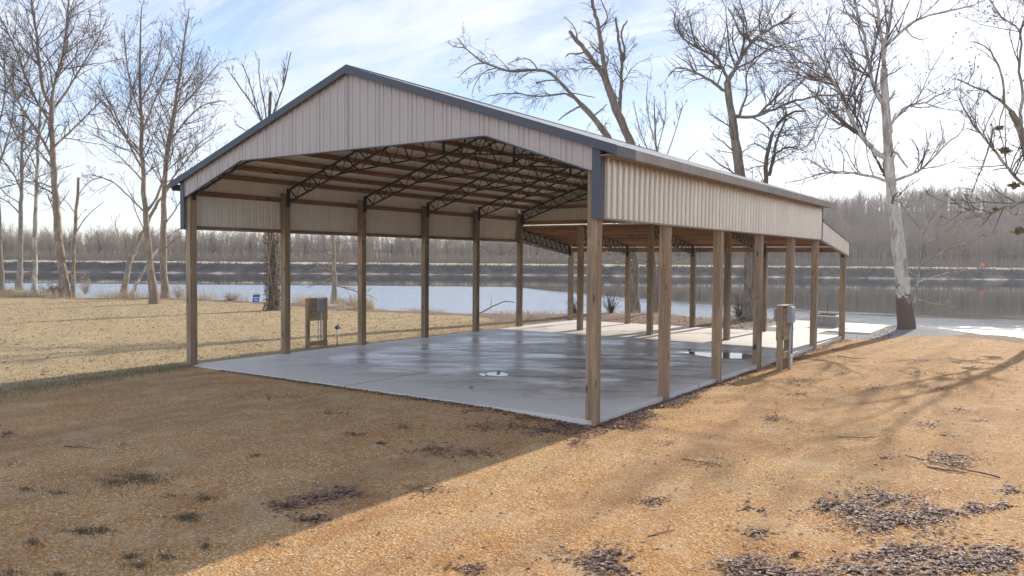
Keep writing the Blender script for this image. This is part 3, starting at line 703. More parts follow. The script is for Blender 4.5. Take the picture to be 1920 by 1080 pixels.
# hydrant
hy = empty('yard_hydrant', (-.80, 6.05, G)); tag(hy, 'slim grey yard hydrant with dark blue head, right of the low dark board stand', 'hydrant')
MB().tube([(0, 0, -.1), (0, 0, .60)], .022, 8).build('standpipe', M['grey_steel'], hy, smooth=True)
hm = MB().box((-.045, -.05, .585), (.05, .05, .70)); hm.beam((0, -.02, .70), (-.02, .09, .74), .03, .025); hm.beam((.02, .04, .66), (.05, .10, .61), .04, .04); hm.build('head', M['blue'], hy, bevel=.008)
MB().box((.052, -.02, .62), (.060, .03, .67)).build('label_plate', M['white'], hy)
MB().box((-.035, -.035, -.02), (.035, .035, .10)).build('valve_body', M['blue'], hy, bevel=.005)
# fire pit
fp = empty('fire_pit', (10.5, 24.6, -.035)); tag(fp, 'square grey block fire pit on the patio behind the lean-to posts', 'fire pit')
fx, fy = .52, .52; bl = MB(); rg = np.random.default_rng(4)
for c_ in range(4):
    z0 = c_*.115; offn = (c_ % 2)*.1
    for (ax, sgn) in ((0, -1), (0, 1), (1, -1), (1, 1)):
        u = -fx+(.12 if ax else 0)
        end = fx-(.12 if ax else 0); first = True
        while u < end-.02:
            L = (.16+offn if first else .22+rg.random()*.1); first = False; v_ = min(u+L, end); d = rg.random()*.014
            if ax == 0: a, b_ = (u+.003, sgn*fy-(.12 if sgn > 0 else 0)-d*0, z0), (v_-.003, sgn*fy+(.12 if sgn < 0 else 0)+(d if sgn > 0 else 0), z0+.11)
            else: a, b_ = (sgn*fx-(.12 if sgn > 0 else 0), u+.003, z0), (sgn*fx+(.12 if sgn < 0 else 0), v_-.003, z0+.11)
            if ax == 0 and sgn < 0: a = (a[0], a[1]-d, a[2])
            bl.box(a, b_); u = v_
bl.build('block_wall', simple('grey_stone_block', (.30, .275, .24), .9, 0, .5, 9.), fp, bevel=.008)
MB().box((-fx-.03, -fy-.03, .461), (fx+.03, -fy+.13, .505)).box((-fx-.03, fy-.13, .461), (fx+.03, fy+.03, .505)).box((-fx-.03, -fy+.131, .461), (-fx+.13, fy-.131, .505)).box((fx-.13, -fy+.131, .461), (fx+.03, fy-.131, .505)).build('cap_stone', M['patio'], fp, bevel=.008)
ln = MB().box((-.39, -.39, .506), (.39, -.37, .54)).box((-.39, .37, .506), (.39, .39, .54)).box((-.39, -.369, .506), (-.37, .369, .54)).box((.37, -.369, .506), (.39, .369, .54)).box((-.36, -.36, .25), (.36, .36, .28)); ln.build('steel_liner', M['iron'], fp)
rd = MB().tube([(-.1, .30, .28), (-.1, .30, 1.05)], .012, 6); rd.build('grill_pole', M['rust'], fp)

# yard sign at the water's edge
P = on_ground(479, 569); sg = empty('yard_sign', tuple(P), R(56)); tag(sg, 'small blue and black yard sign leaning on the grass bank at the waterline', 'sign')
tl = .12
def sgp(x, z, y=0): return (x+z*tl, y, z)
def plate(x0, x1, z0, z1, y0, y1): 
    m_ = MB(); m_.add([sgp(x0, z0, y0), sgp(x1, z0, y0), sgp(x1, z0, y1), sgp(x0, z0, y1), sgp(x0, z1, y0), sgp(x1, z1, y0), sgp(x1, z1, y1), sgp(x0, z1, y1)], [(0,3,2,1),(4,5,6,7),(0,1,5,4),(1,2,6,5),(2,3,7,6),(3,0,4,7)]); return m_
msg = newmat('sign_blue'); setb(msg[1], msg[2], Base_Color=(.01, .22, .62), Roughness=.5)
mmr = newmat('sign_maroon'); setb(mmr[1], mmr[2], Base_Color=(.06, .02, .03), Roughness=.5)
plate(-.22, .22, .10, .38, -.012, .012).build('blue_panel', msg[0], sg); plate(-.22, .22, .42, .58, -.012, .012).build('black_panel', mmr[0], sg)
plate(-.22, .22, .60, .69, -.008, .008).build('rider_panel', M['white'], sg)
for x in (-.2, .2): MB().tube([sgp(x, -.1, .02), sgp(x, .70, .02)], .008, 6).build('stake', M['iron'], sg)
def text(body, size, x, z, mat, par):
    cu = bpy.data.curves.new('t', 'FONT'); cu.body = body; cu.size = size; cu.align_x = 'CENTER'; cu.extrude = .001
    to = bpy.data.objects.new('t', cu); sc.collection.objects.link(to); bpy.context.view_layer.update()
    me = bpy.data.meshes.new_from_object(to.evaluated_get(bpy.context.evaluated_depsgraph_get())); bpy.data.objects.remove(to)
    o = link('lettering', me, mat, par); o.rotation_euler = (R(90), 0, 0); o.location = (x, -.0135 if size < .12 else -.0135, z); return o
text('FOR SALE', .085, .075, .612, mmr[0], sg)
plate(-.10, .12, .20, .27, -.016, -.013).build('lettering', M['white'], sg); plate(-.12, .14, .47, .51, -.016, -.013).build('lettering', M['galv'], sg)

# string lights under the lean-to
def string_light(pts, n, sag, label):
    root = empty('string_light', tuple(pts[0])); tag(root, label, 'string lights', 'string lights under the lean-to'); p0 = Vector(pts[0]); allp = []
    for a, b_ in zip(pts[:-1], pts[1:]):
        a, b_ = Vector(a), Vector(b_)
        for i in range(13):
            t = i/12; allp.append(a.lerp(b_, t)-Vector((0, 0, sag*4*t*(1-t)))-p0)
    MB().tube(allp, .005, 5).build('cord', M['black'], root)
    sk = MB().tube([(0, 0, -.01), (0, 0, -.055)], .014, 6); bb = MB().tube([(0, 0, 0), (0, 0, -.02), (0, 0, -.05), (0, 0, -.07)], [.012, .036, .034, .008], 8)
    s0 = b0 = None
    for i in range(n):
        q_ = allp[int((i+.5)/n*(len(allp)-1))]
        s1 = sk.build('socket', M['black'], root) if s0 is None else s0.copy()
        if s0 is None: s0 = s1; b1 = b0 = bb.build('bulb', M['white'], root, smooth=True)
        else: sc.collection.objects.link(s1); b1 = b0.copy(); sc.collection.objects.link(b1)
        b1.parent = s1; s1.location = q_; b1.location = (0, 0, -.055)
string_light([(.2, 15.7, 3.66), (.2, 19.72, 3.05)], 7, .04, 'string of white bulbs along the bottom of the left end truss')
string_light([(3.1, 15.7, 3.66), (3.05, 19.68, 3.05)], 7, .05, 'string of white bulbs along the second truss of the lean-to')
string_light([(.2, 19.7, 3.02), (3.0, 19.72, 3.02), (6.0, 19.72, 3.02)], 8, .28, 'string of white bulbs drooping between the rear posts')
string_light([(.2, 12.4, 3.5), (.2, 15.4, 3.6)], 3, .5, 'loose cable with few bulbs drooping between the last two left posts')
# ------------------------------------------------------------ bare trees on the near bank (limbs traced, then given depth)
BK = M['bark']; TW = M['twig']; TT = M['twig_tan']
def c1(L): return [(x*.574, y*.574) for x, y in L]          # tracing tables in enlarged-view units
def c2(L): return [(640+x*.4444, y*.4444) for x, y in L]
def c3(L): return [(1280+x*.4444, y*.4444) for x, y in L]
GR = 'bare trees along the river bank'
small = dict(per=(1.5, 1.35, 1.5), ratio=(.50, .50, .55), ang=(50, 46, 42), lmax=(5.5, 2.6, 1.3))
traced_tree('sycamore_tree', 'tall bare tree with curved trunk and vine-wrapped foot, left of the slim snag', (121, 556), [
    (c1([(211, 970), (205, 880), (190, 790), (184, 700), (180, 620), (174, 540), (170, 440), (168, 350)]), 8.5, 4.2),
    (c1([(168, 350), (140, 300), (128, 220), (122, 120), (105, 20), (95, -60)]), 3.6, 1.2),
    (c1([(168, 350), (175, 270), (205, 200), (215, 110), (225, 10), (230, -60)]), 3.2, 1.1),
    (c1([(180, 350), (230, 280), (270, 210), (320, 130), (350, 60)]), 2.4, .8),
    (c1([(172, 520), (130, 440), (80, 370), (40, 290), (10, 220), (-30, 150)]), 2.8, .9),
    (c1([(175, 480), (230, 430), (280, 380), (330, 330), (370, 310)]), 2.2, .7),
    (c1([(166, 400), (110, 320), (70, 210), (30, 110), (-10, 40)]), 2.6, .9),
    (c1([(180, 615), (140, 600), (100, 590), (50, 600), (0, 615)]), 1.8, .7),
    (c1([(170, 380), (120, 340), (60, 310), (0, 290), (-60, 280)]), 1.8, .7),
    (c1([(178, 560), (120, 480), (60, 440), (0, 430)]), 1.8, .7)],
    (M['bark_tan'], TW), 21, up=.2, ballsn=160, group=GR, **small)
traced_tree('sycamore_tree', 'slender bare tree with pale upper trunk, third tree from the left edge', (66, 550), [
    (c1([(113, 958), (113, 860), (116, 740), (120, 600), (122, 500), (128, 400), (130, 300)]), 5, 1.6),
    (c1([(120, 560), (90, 480), (60, 420), (20, 380)]), 1.4, .6),
    (c1([(125, 450), (160, 380), (190, 330)]), 1.2, .5),
    (c1([(118, 640), (160, 580), (200, 540)]), 1.1, .5)],
    (M['bark_pale'], TW), 22, up=.2, group=GR, **small)
traced_tree('river_tree', 'bare tree with shaggy vine-covered lower trunk, second from the left edge', (36, 541), [
    (c1([(63, 940), (66, 860), (68, 760), (68, 640), (72, 540), (75, 440), (80, 360)]), 5.5, 1.8),
    (c1([(68, 620), (40, 560), (10, 520), (-30, 500)]), 1.8, .7), (c1([(72, 560), (100, 500), (130, 440), (150, 390)]), 1.6, .6),
    (c1([(67, 700), (30, 660), (-10, 640)]), 1.5, .6), (c1([(74, 480), (40, 420), (20, 360)]), 1.4, .6)],
    (BK, TW), 23, up=.2, group=GR, **small)
traced_tree('river_tree', 'bare tree trunk cut by the left frame edge, leaning slightly left', (5, 552), [
    (c1([(8, 962), (4, 880), (-4, 780), (-10, 600), (-20, 420)]), 6, 3), (c1([(-4, 760), (-30, 700), (-60, 640)]), 2, .8),
    (c1([(-12, 560), (20, 480), (40, 400), (50, 300)]), 2, .7), (c1([(-18, 440), (10, 360), (20, 260), (10, 160)]), 1.8, .7)],
    (BK, TW), 24, up=.2, group=GR, **small)
traced_tree('snag_tree', 'slim dead snag with broken top, right beside the curved far-left tree', (137, 556), [
    (c1([(237, 968), (238, 880), (243, 780), (250, 680), (256, 580)]), 4.6, 2.2),
    (c1([(243, 770), (270, 720), (300, 690), (340, 660)]), 1.3, .5), (c1([(247, 700), (220, 660), (195, 640)]), 1.1, .5),
    (c1([(250, 650), (280, 600), (330, 575)]), 1.1, .5)],
    (M['bark_tan'], TW), 25, up=.3, group=GR, per=(.9, 1.2, 1.5))
traced_tree('leaning_tree', 'bare trunk leaning strongly right over the bank, between the snag and the pale tall tree', (232, 552), [
    (c1([(403, 962), (412, 900), (430, 840), (450, 790), (470, 750), (500, 690), (530, 640), (560, 600)]), 6, 2),
    (c1([(430, 850), (400, 800), (380, 760), (375, 720)]), 1.3, .5), (c1([(470, 750), (440, 690), (430, 630)]), 1.3, .5)],
    (M['bark_tan'], TT), 26, up=.3, group=GR, per=(1., 1.6, 2.))
traced_tree('leaning_tree', 'thin pale stem slanting right out of the bank grass beside the leaning trunk', (248, 553), [
    (c1([(432, 962), (450, 920), (480, 870), (510, 820), (550, 770), (600, 740)]), 3.2, 1.2),
    (c1([(500, 840), (490, 790), (500, 740)]), 1, .4)],
    (M['bark_pale'], TT), 27, up=.3, group=GR, per=(1., 1.4, 2.))
traced_tree('sycamore_tree', 'tall bare tree with fine pale branches standing in the lawn left of the pavilion', (291, 570), [
    (c1([(505, 990), (500, 930), (490, 860), (480, 760), (476, 680), (468, 600), (464, 500), (460, 400), (458, 300), (456, 180), (458, 90), (463, 20)]), 8.5, .7),
    (c1([(480, 690), (520, 640), (545, 540), (560, 450), (580, 350), (600, 250)]), 3., .9),
    (c1([(470, 560), (430, 490), (390, 400), (350, 320), (320, 260)]), 2.2, .7),
    (c1([(466, 520), (400, 440), (360, 360), (300, 290), (250, 250)]), 2., .7),
    (c1([(462, 440), (500, 340), (540, 250), (575, 180)]), 2., .7),
    (c1([(460, 380), (430, 290), (410, 190), (405, 90)]), 1.8, .6),
    (c1([(472, 600), (440, 560), (380, 500), (330, 470)]), 1.8, .6),
    (c1([(478, 700), (430, 650), (380, 600), (340, 580), (290, 570)]), 1.7, .6),
    (c1([(460, 330), (500, 260), (520, 180), (530, 110)]), 1.6, .6)],
    (M['bark_tan'], TW), 28, up=.2, ballsn=220, group=GR, **small)
traced_tree('sycamore_tree', 'tall bare tree hung with seed balls, directly left of the pavilion eave', (311, 560), [
    (c1([(542, 975), (537, 900), (534, 800), (532, 700), (536, 600), (545, 500), (560, 400), (575, 320), (590, 230), (600, 140), (612, 80), (618, 30)]), 7, .7),
    (c1([(538, 620), (580, 560), (620, 510), (660, 470), (700, 450)]), 2., .6),
    (c1([(550, 470), (600, 400), (650, 350), (700, 330), (740, 330)]), 2., .6),
    (c1([(565, 380), (620, 320), (670, 260), (720, 200)]), 1.9, .6),
    (c1([(580, 300), (640, 230), (660, 160)]), 1.6, .6), (c1([(560, 420), (520, 330), (510, 250)]), 1.5, .5),
    (c1([(533, 740), (570, 690), (600, 640), (640, 600)]), 1.6, .5), (c1([(534, 820), (570, 780), (600, 770)]), 1.4, .5),
    (c1([(595, 250), (560, 180), (540, 120)]), 1.4, .5)],
    (M['bark_tan'], TW), 29, up=.2, ballsn=260, group=GR, **small)
v4, B4, _ = traced_tree('vine_covered_tree', 'broken-topped tree with trunk wrapped in vines, behind the second left post', (512, 582), [
    ([(512, 584), (513, 540), (512, 490), (509, 440), (506, 380), (506, 300), (505, 230), (507, 172)], 9.5, 2.3),
    ([(505, 260), (490, 224), (470, 190), (448, 160), (433, 138)], 2.2, .8), ([(490, 228), (476, 180), (455, 120)], 1.6, .6),
    ([(505, 240), (520, 190), (534, 155), (540, 120), (546, 97)], 1.8, .7), ([(500, 240), (496, 190), (485, 150), (486, 110)], 1.5, .6),
    ([(507, 300), (470, 250), (440, 232)], 1.6, .6), ([(506, 330), (530, 290), (560, 240)], 1.4, .6)],
    (M['bark_dark'], TW), 30, up=.45, group=GR, per=(1.2, 1.8, 2.2), ratio=(.35, .42, .45))
rg = np.random.default_rng(9)
hh = rg.random(2600)**1.1*6.2; an = rg.random(2600)*6.283; rr_ = (.30+.16*rg.random(2600))*(1+.3*np.exp(-hh))
leafcloud(rg, np.stack([np.cos(an)*rr_+(hh*-.03), np.sin(an)*rr_, hh], -1), .055, M['vine'], 'vine_leaves', v4)
V_, Q_ = tubes(np.array([[[math.cos(a0+t*s0)*(.33+.03*t), math.sin(a0+t*s0)*(.33+.03*t), t*1.15] for t in range(6)] for a0, s0 in rg.uniform(-3, 3, (16, 2))*np.array([1, .25])]), np.full((16, 6), .022), 5)
npmesh('vine_stem', V_, Q_, M['twig_tan'], v4)
traced_tree('cypress_tree', 'small bare tree with level branches at the waterline, seen between the left posts', (627, 562), [
    ([(627, 564), (627, 520), (626, 470), (625, 430), (624, 400), (623, 372)], 5.5, .8),
    ([(628, 535), (650, 541), (680, 550), (700, 556)], 1.5, .5), ([(626, 520), (600, 530), (575, 540)], 1.3, .5), ([(627, 500), (655, 490), (690, 495)], 1.2, .5),
    ([(626, 480), (600, 470), (570, 476)], 1.1, .5), ([(626, 460), (650, 450), (680, 455)], 1.1, .5), ([(625, 440), (600, 430), (575, 432)], 1., .4),
    ([(625, 425), (650, 415), (668, 412)], 1., .4), ([(627, 510), (605, 500), (580, 505)], 1., .4)],
    (M['bark_tan'], TT), 31, up=.05, group=GR, per=(2.2, 2.6, 2.), ratio=(.4, .42, .45))
# willow pair behind the roof
traced_tree('willow_tree', 'large dead-topped tree with upright broken stems rising behind the roof centre', (1229, 583), [
    ([(1229, 586), (1224, 520), (1216, 440), (1205, 360), (1190, 300)]+c2([(1215, 585), (1185, 520), (1155, 450), (1135, 380), (1110, 320)]), 11, 6.5),
    (c2([(1110, 320), (1070, 270), (1035, 215), (1000, 180), (962, 130)]), 5.5, 3.2),
    (c2([(1120, 345), (1105, 270), (1098, 200), (1085, 110), (1070, 60), (1058, 0), (1050, -40)]), 5, 2.6),
    (c2([(1175, 490), (1178, 400), (1182, 300), (1186, 250), (1172, 190), (1162, 130), (1158, 75)]), 4.2, 2.),
    (c2([(1182, 280), (1200, 230), (1180, 150), (1190, 110), (1206, 88)]), 2.6, 1.6),
    (c2([(1035, 215), (1000, 230), (960, 225), (945, 240)]), 2., .9), (c2([(1100, 230), (1070, 210), (1050, 180)]), 2., 1.),
    (c2([(1090, 120), (1130, 80), (1110, 30), (1085, -20)]), 2, .9), (c2([(1000, 180), (985, 110), (940, 70)]), 1.5, .6)],
    (BK, TW), 40, up=.05, droop=.22, group=GR, per=(1.7, 2.6, 2.6), ratio=(.34, .45, .5), spread_r=.3)
traced_tree('willow_tree', 'long-limbed bare tree whose low limb sweeps far left above the roof ridge', (1190, 586), [
    ([(1190, 588), (1189, 520), (1184, 440), (1172, 360), (1155, 290)]+c2([(1110, 555), (1060, 490), (1010, 440)]), 9.5, 5),
    (c2([(1010, 440), (960, 385), (915, 340), (870, 300), (800, 295), (725, 303), (660, 285), (600, 268), (555, 230), (520, 200), (490, 160)]), 4, .9),
    (c2([(1010, 440), (965, 398), (920, 395), (870, 405), (800, 405), (740, 390), (680, 395), (620, 405)]), 2.6, .7),
    (c2([(1015, 445), (985, 460), (950, 480), (915, 508)]), 2.2, 1.), (c2([(910, 340), (870, 338), (820, 350)]), 1.8, 1.),
    (c2([(830, 295), (800, 250), (760, 245), (700, 270)]), 1.5, .6), (c2([(600, 268), (560, 270), (520, 300), (490, 330)]), 1.5, .5),
    (c2([(520, 200), (480, 200), (450, 180)]), 1.2, .5), (c2([(965, 390), (1010, 400), (1070, 412)]), 1.4, .7),
    (c2([(1060, 490), (1090, 470), (1120, 440)]), 1.8, .9), (c2([(660, 285), (600, 300), (560, 360), (550, 400)]), 1.3, .5)],
    (BK, TW), 41, up=.03, droop=.25, group=GR, per=(1.6, 2.6, 3.0), ratio=(.32, .5, .5), spread_r=.35)
traced_tree('shrubby_tree', 'fine-twigged young bare tree just above the right roof slope', (1232, 590), [
    ([(1232, 590), (1236, 500), (1240, 400), (1236, 330), (1228, 250), (1226, 180)], 3.5, .8),
    ([(1236, 320), (1200, 250), (1190, 200)], 1.4, .5), ([(1237, 330), (1262, 260), (1280, 200)], 1.4, .5), ([(1236, 300), (1210, 200), (1215, 150)], 1.2, .5), ([(1240, 350), (1290, 300), (1310, 280)], 1.2, .5), ([(1232, 280), (1250, 220), (1246, 170)], 1.2, .5)],
    (BK, TW), 42, up=.4, group=GR, per=(1.8, 2.4, 2.4))
traced_tree('oak_tree', 'thick gnarled bare tree with crooked limbs, between the willow and the white sycamore', (1407, 599), [
    ([(1405, 602), (1408, 540), (1406, 460), (1400, 390), (1392, 345)]+c3([(240, 720), (228, 640), (220, 560), (205, 500), (198, 430), (188, 345)]), 13, 6),
    (c3([(188, 345), (215, 300), (240, 250), (290, 180), (330, 150), (380, 110), (420, 95), (480, 50)]), 4.6, 1.3),
    (c3([(190, 340), (165, 280), (145, 240), (90, 215), (40, 190), (0, 165), (-40, 110), (-30, 50)]), 3.6, 1.),
    (c3([(196, 400), (150, 365), (105, 330), (60, 310), (20, 290), (-30, 285), (-60, 320)]), 3.6, 1.),
    (c3([(290, 180), (255, 150), (230, 120), (215, 70), (190, 30)]), 2.8, .9), (c3([(240, 250), (260, 170), (275, 100), (250, 40), (240, -20)]), 2.6, .9),
    (c3([(225, 490), (280, 495), (330, 488), (390, 460), (440, 435), (500, 420), (560, 405), (620, 400), (680, 400), (730, 412)]), 3.6, .9),
    (c3([(240, 490), (255, 440), (275, 390), (260, 330), (300, 250), (310, 190)]), 2.8, .9), (c3([(320, 485), (370, 430), (410, 400), (440, 360), (475, 335)]), 2.6, 1.2),
    (c3([(145, 240), (170, 180), (185, 100)]), 1.8, .7), (c3([(60, 300), (40, 240), (15, 200)]), 1.5, .6), (c3([(330, 150), (320, 80), (340, 20), (330, -30)]), 2., .7), (c3([(560, 405), (600, 370), (570, 330)]), 1.2, .5)],
    (BK, TW), 43, up=.12, group=GR, per=(2.4, 2.0, 2.2), ratio=(.50, .50, .55), ang=(52, 46, 42), lmax=(4.5, 2.2, 1.2))
traced_tree('oak_tree', 'dark double-stemmed bare tree half hidden behind the gnarled tree, just above the eave', (1417, 600), [
    ([(1420, 602), (1428, 540), (1432, 450), (1434, 380)]+c3([(350, 750), (352, 680), (368, 600), (390, 540), (430, 490), (470, 465), (520, 468)]), 6.5, 1.6),
    (c3([(365, 740), (385, 660), (398, 590), (420, 540), (440, 480), (430, 440)]), 3.4, 1.2), (c3([(390, 650), (430, 620), (480, 625), (520, 640)]), 1.6, .6),
    (c3([(360, 640), (310, 600), (270, 620)]), 1.6, .6), (c3([(430, 490), (480, 500), (500, 560), (490, 620)]), 1.4, .5), (c3([(352, 700), (310, 700), (270, 720)]), 1.4, .6)],
    (M['bark_dark'], TW), 44, up=-.02, droop=.15, group=GR, per=(2.4, 2.8, 2.4), ratio=(.5, .5, .55))
wsy, BS, _ = traced_tree('white_sycamore_tree', 'big white-barked sycamore with brown scaly foot, standing alone right of the patio', (1699, 616), [
    ([(1700, 618), (1697, 575), (1692, 530), (1688, 490), (1683, 443), (1678, 410)]+c3([(885, 860), (876, 760), (870, 660), (862, 560), (856, 450), (852, 370), (850, 290)]), 14.5, 6.2),
    (c3([(850, 290), (848, 220), (845, 180), (830, 110), (822, 40), (812, -40)]), 4.2, 2.), (c3([(850, 230), (858, 150), (872, 80), (885, 0), (890, -50)]), 3.8, 1.6),
    (c3([(852, 450), (826, 405), (808, 370), (796, 320), (782, 260), (772, 180), (755, 110), (738, 50), (722, -30)]), 5., 2.2),
    (c3([(862, 670), (825, 655), (790, 620), (758, 580), (728, 535), (705, 490), (688, 440), (662, 385), (640, 350), (600, 300), (560, 262), (520, 230), (450, 190), (380, 160), (320, 150)]), 5.2, 1.4),
    (c3([(632, 345), (590, 328), (540, 312), (490, 290), (430, 270), (390, 250)]), 2.6, .8),
    (c3([(855, 200), (890, 160), (940, 120), (1000, 75), (1060, 60), (1120, 45), (1190, 35), (1240, 20), (1290, -10)]), 3., .8),
    (c3([(866, 765), (810, 748), (750, 735), (680, 724), (610, 727), (560, 740), (510, 757), (430, 772)]), 3.2, .8),
    (c3([(872, 530), (905, 490), (940, 450), (980, 437), (1030, 432), (1060, 410), (1110, 385), (1165, 370)]), 3.2, .8),
    (c3([(888, 765), (930, 750), (985, 728), (1040, 690), (1080, 640), (1120, 600), (1170, 565), (1190, 520)]), 3.2, .8),
    (c3([(856, 440), (885, 410), (895, 384)]), 2.8, 2.), (c3([(800, 300), (780, 240), (700, 215), (640, 200), (600, 215)]), 2., .7),
    (c3([(690, 458), (640, 470), (590, 492), (560, 550), (540, 600), (510, 635), (440, 628), (400, 660)]), 2.4, .7),
    (c3([(880, 640), (900, 640), (920, 670), (950, 710)]), 3., 1.4), (c3([(755, 110), (810, 115), (690, 60), (676, 50)]), 1.8, 1.),
    (c3([(940, 120), (960, 150), (1000, 170), (1040, 160)]), 1.6, .5), (c3([(985, 437), (1010, 380), (1040, 310), (1090, 230)]), 1.5, .5), (c3([(740, 60), (710, 20), (690, -40)]), 1.8, .8),
    (c3([(885, 560), (880, 520), (900, 470)]), 1.5, .6)],
    (M['bark_white'], TW), 45, up=.22, ballsn=150, flare=1.25, group=GR, per=(1.8, 1.9, 2.1), ratio=(.52, .50, .55), ang=(52, 46, 42), lmax=(5., 2.3, 1.2))
traced_tree('scrub_tree', 'low tangle of pale bare branches reaching right from the foot of the white sycamore', (1712, 600), [
    ([(1712, 604), (1716, 560), (1722, 520), (1728, 480), (1735, 440), (1740, 400)], 2.6, 1.),
    ([(1720, 530), (1760, 515), (1800, 508), (1850, 505)], 1.5, .5), ([(1724, 500), (1770, 470), (1810, 455), (1860, 440)], 1.5, .5), ([(1730, 460), (1780, 430), (1830, 400)], 1.4, .5),
    ([(1715, 560), (1750, 570), (1790, 575)], 1.2, .5), ([(1735, 440), (1700, 400), (1690, 380)], 1.1, .4), ([(1738, 420), (1770, 380), (1790, 370)], 1.1, .4), ([(1722, 520), (1690, 500), (1660, 490)], 1.1, .4)],
    (M['bark_pale'], TT), 46, up=.02, droop=.06, group=GR, per=(2.2, 2.6, 2.6), ratio=(.45, .45, .45))
rt, BR, _ = traced_tree('sycamore_tree', 'bare tree cut by the right frame edge with mistletoe clumps in its limbs', (1968, 655), [
    ([(1968, 658), (1962, 560), (1950, 440), (1938, 340)]+c3([(1450, 620), (1432, 570), (1412, 510), (1385, 470)]), 12, 5),
    (c3([(1385, 470), (1350, 430), (1300, 396), (1240, 370), (1162, 335)]), 3.2, 1.2), (c3([(1356, 436), (1352, 330), (1330, 270), (1300, 215), (1262, 185), (1215, 176)]), 2.6, .8),
    (c3([(1432, 570), (1425, 470), (1440, 380), (1412, 300), (1432, 200), (1425, 120), (1390, 100), (1340, 75), (1300, 0)]), 3.6, .9),
    (c3([(1480, 800), (1420, 770), (1350, 680), (1290, 600), (1250, 560), (1200, 490), (1158, 396)]), 3.6, 1.),
    (c3([(1296, 606), (1312, 540)]), 2.4, 1.6), (c3([(1296, 610), (1270, 690), (1240, 760), (1220, 810)]), 1.8, .7),
    (c3([(1500, 855), (1440, 850), (1360, 872), (1280, 912), (1210, 890), (1150, 860), (1100, 800)]), 3.2, .9), (c3([(1360, 872), (1400, 905), (1450, 900)]), 2.6, 2.),
    (c3([(1360, 440), (1330, 520), (1350, 600), (1365, 660)]), 1.6, .6), (c3([(1425, 125), (1450, 60), (1440, 0)]), 2., .9), (c3([(1250, 560), (1200, 540), (1180, 550)]), 1.4, .6), (c3([(1215, 800), (1160, 790), (1120, 810)]), 1.2, .5)],
    (M['bark_pale'], TW), 47, up=.15, ballsn=110, group=GR, zbase=-.5, per=(2.0, 1.9, 2.1), ratio=(.52, .50, .55), ang=(52, 46, 42), lmax=(5., 2.3, 1.2))
dR = float((BR-CP)@FW)
for i, (a, b_, r_) in enumerate(((1884, 282, .26), (1874, 240, .16), (1902, 348, .26), (1912, 432, .3), (1866, 392, .14))):
    P = world_at(a, b_, dR); n = int(750*r_/.2); dn = unit(rg.normal(size=(n, 3))); bump_ = .62+.38*np.sin(dn[:, 0]*5+i)*np.sin(dn[:, 2]*4+2*i)
    p_ = dn*((rg.random(n)**.5)*bump_)[:, None]*r_*np.array([1.25, 1.25, .8])
    leafcloud(rg, p_+P-BR, .035, M['mistletoe'], 'mistletoe', rt)

# nest in the tree hung with seed balls
# ------------------------------------------------------------ far wood (one mass) and its front row of trees
def far_template(rg, H, dense=1.):
    k = 8; tz_ = np.linspace(0, 1, k); lean = rg.normal(size=2)*.06*H
    P = np.stack([lean[0]*tz_**2+rg.normal(size=k)*.01*H, lean[1]*tz_**2+rg.normal(size=k)*.01*H, tz_*H], -1)[None]; r_ = (.018*H*(1-.82*tz_)+.01)[None]
    P1, R1 = grow(rg, P, r_, -int(16*dense), .42, 40, .35, .55, 5, .28, 0, .14, 99, .3)
    P2, R2 = grow(rg, P1, R1, -int(5*dense), .45, 38, .25, .7, 4, .15, 0, .16, 99, .3)
    out = []; off = 0
    for (a, b_, n) in ((P, r_, 5), (P1, np.maximum(R1, .03), 3), (P2, np.maximum(R2, .026), 3)):
        V, Q_ = tubes(a, b_, n); out.append((V, Q_+off)); off += len(V)
    return np.concatenate([a for a, _ in out]), np.concatenate([b_ for _, b_ in out])
rg = np.random.default_rng(77)
tm = [far_template(rg, 11+rg.random()*3, .8) for _ in range(7)]
Vs, Qs, off = [], [], 0
NF = 6200
for i in range(NF):
    fr = i/NF
    if fr < .40: s = rg.uniform(-190, 150); u = rg.uniform(22, 50)
    elif fr < .55: s = rg.uniform(-200, 170); u = rg.uniform(48, 150)
    else: s = rg.uniform(30, 170); u = rg.uniform(40, 150)
    t = fline(np.array(s))+u; s = s*(t/T0)**.9 if u > 48 else s
    s = float(s); t = float(fline(np.array(s))+u); z0 = float(farz(np.array(s), np.array(t)))
    x, y = far_xy(s, t); V, Q_ = tm[rg.integers(7)]; a = rg.random()*6.28; k = (.40+.26*rg.random())*(1.+.2*float(sstep(35, 100, s)))
    c_, s_ = math.cos(a)*k, math.sin(a)*k
    Vs.append(np.stack([V[:, 0]*c_-V[:, 1]*s_+x, V[:, 0]*s_+V[:, 1]*c_+y, V[:, 2]*k+z0-.1], -1).astype(np.float32)); Qs.append(Q_+off); off += len(V)
fw_ = npmesh('far_wood', np.concatenate(Vs), np.concatenate(Qs), M['twig_far'], smooth=False)
tag(fw_, 'mass of bare grey-brown woodland covering the hills across the river', 'woodland', kind='stuff')
# undergrowth at the foot of the wood
n = 34000; s = rg.uniform(-190, 170, n); u = 13.5+rg.gamma(2., 5., n); t = fline(s)+u; z0 = farz(s, t); x, y = far_xy(s, t)
hgt_ = .5+rg.random(n)*2.4; d = unit(rg.normal(size=(n, 3))*np.array([.3, .3, .05])+np.array([0, 0, 1]))
P = np.stack([x, y, z0], -1)[:, None]+d[:, None]*(hgt_[:, None]*np.linspace(0, 1, 3)[None])[..., None]; P[:, 2] += rg.normal(size=(n, 3))*.25
V, Q_ = tubes(P, np.broadcast_to(np.array([.03, .025, .012]), (n, 3)), 3)
tag(npmesh('far_undergrowth', V, Q_, M['twig_far'], smooth=False), 'brushy undergrowth between the far track and the woodland', 'undergrowth', kind='stuff')
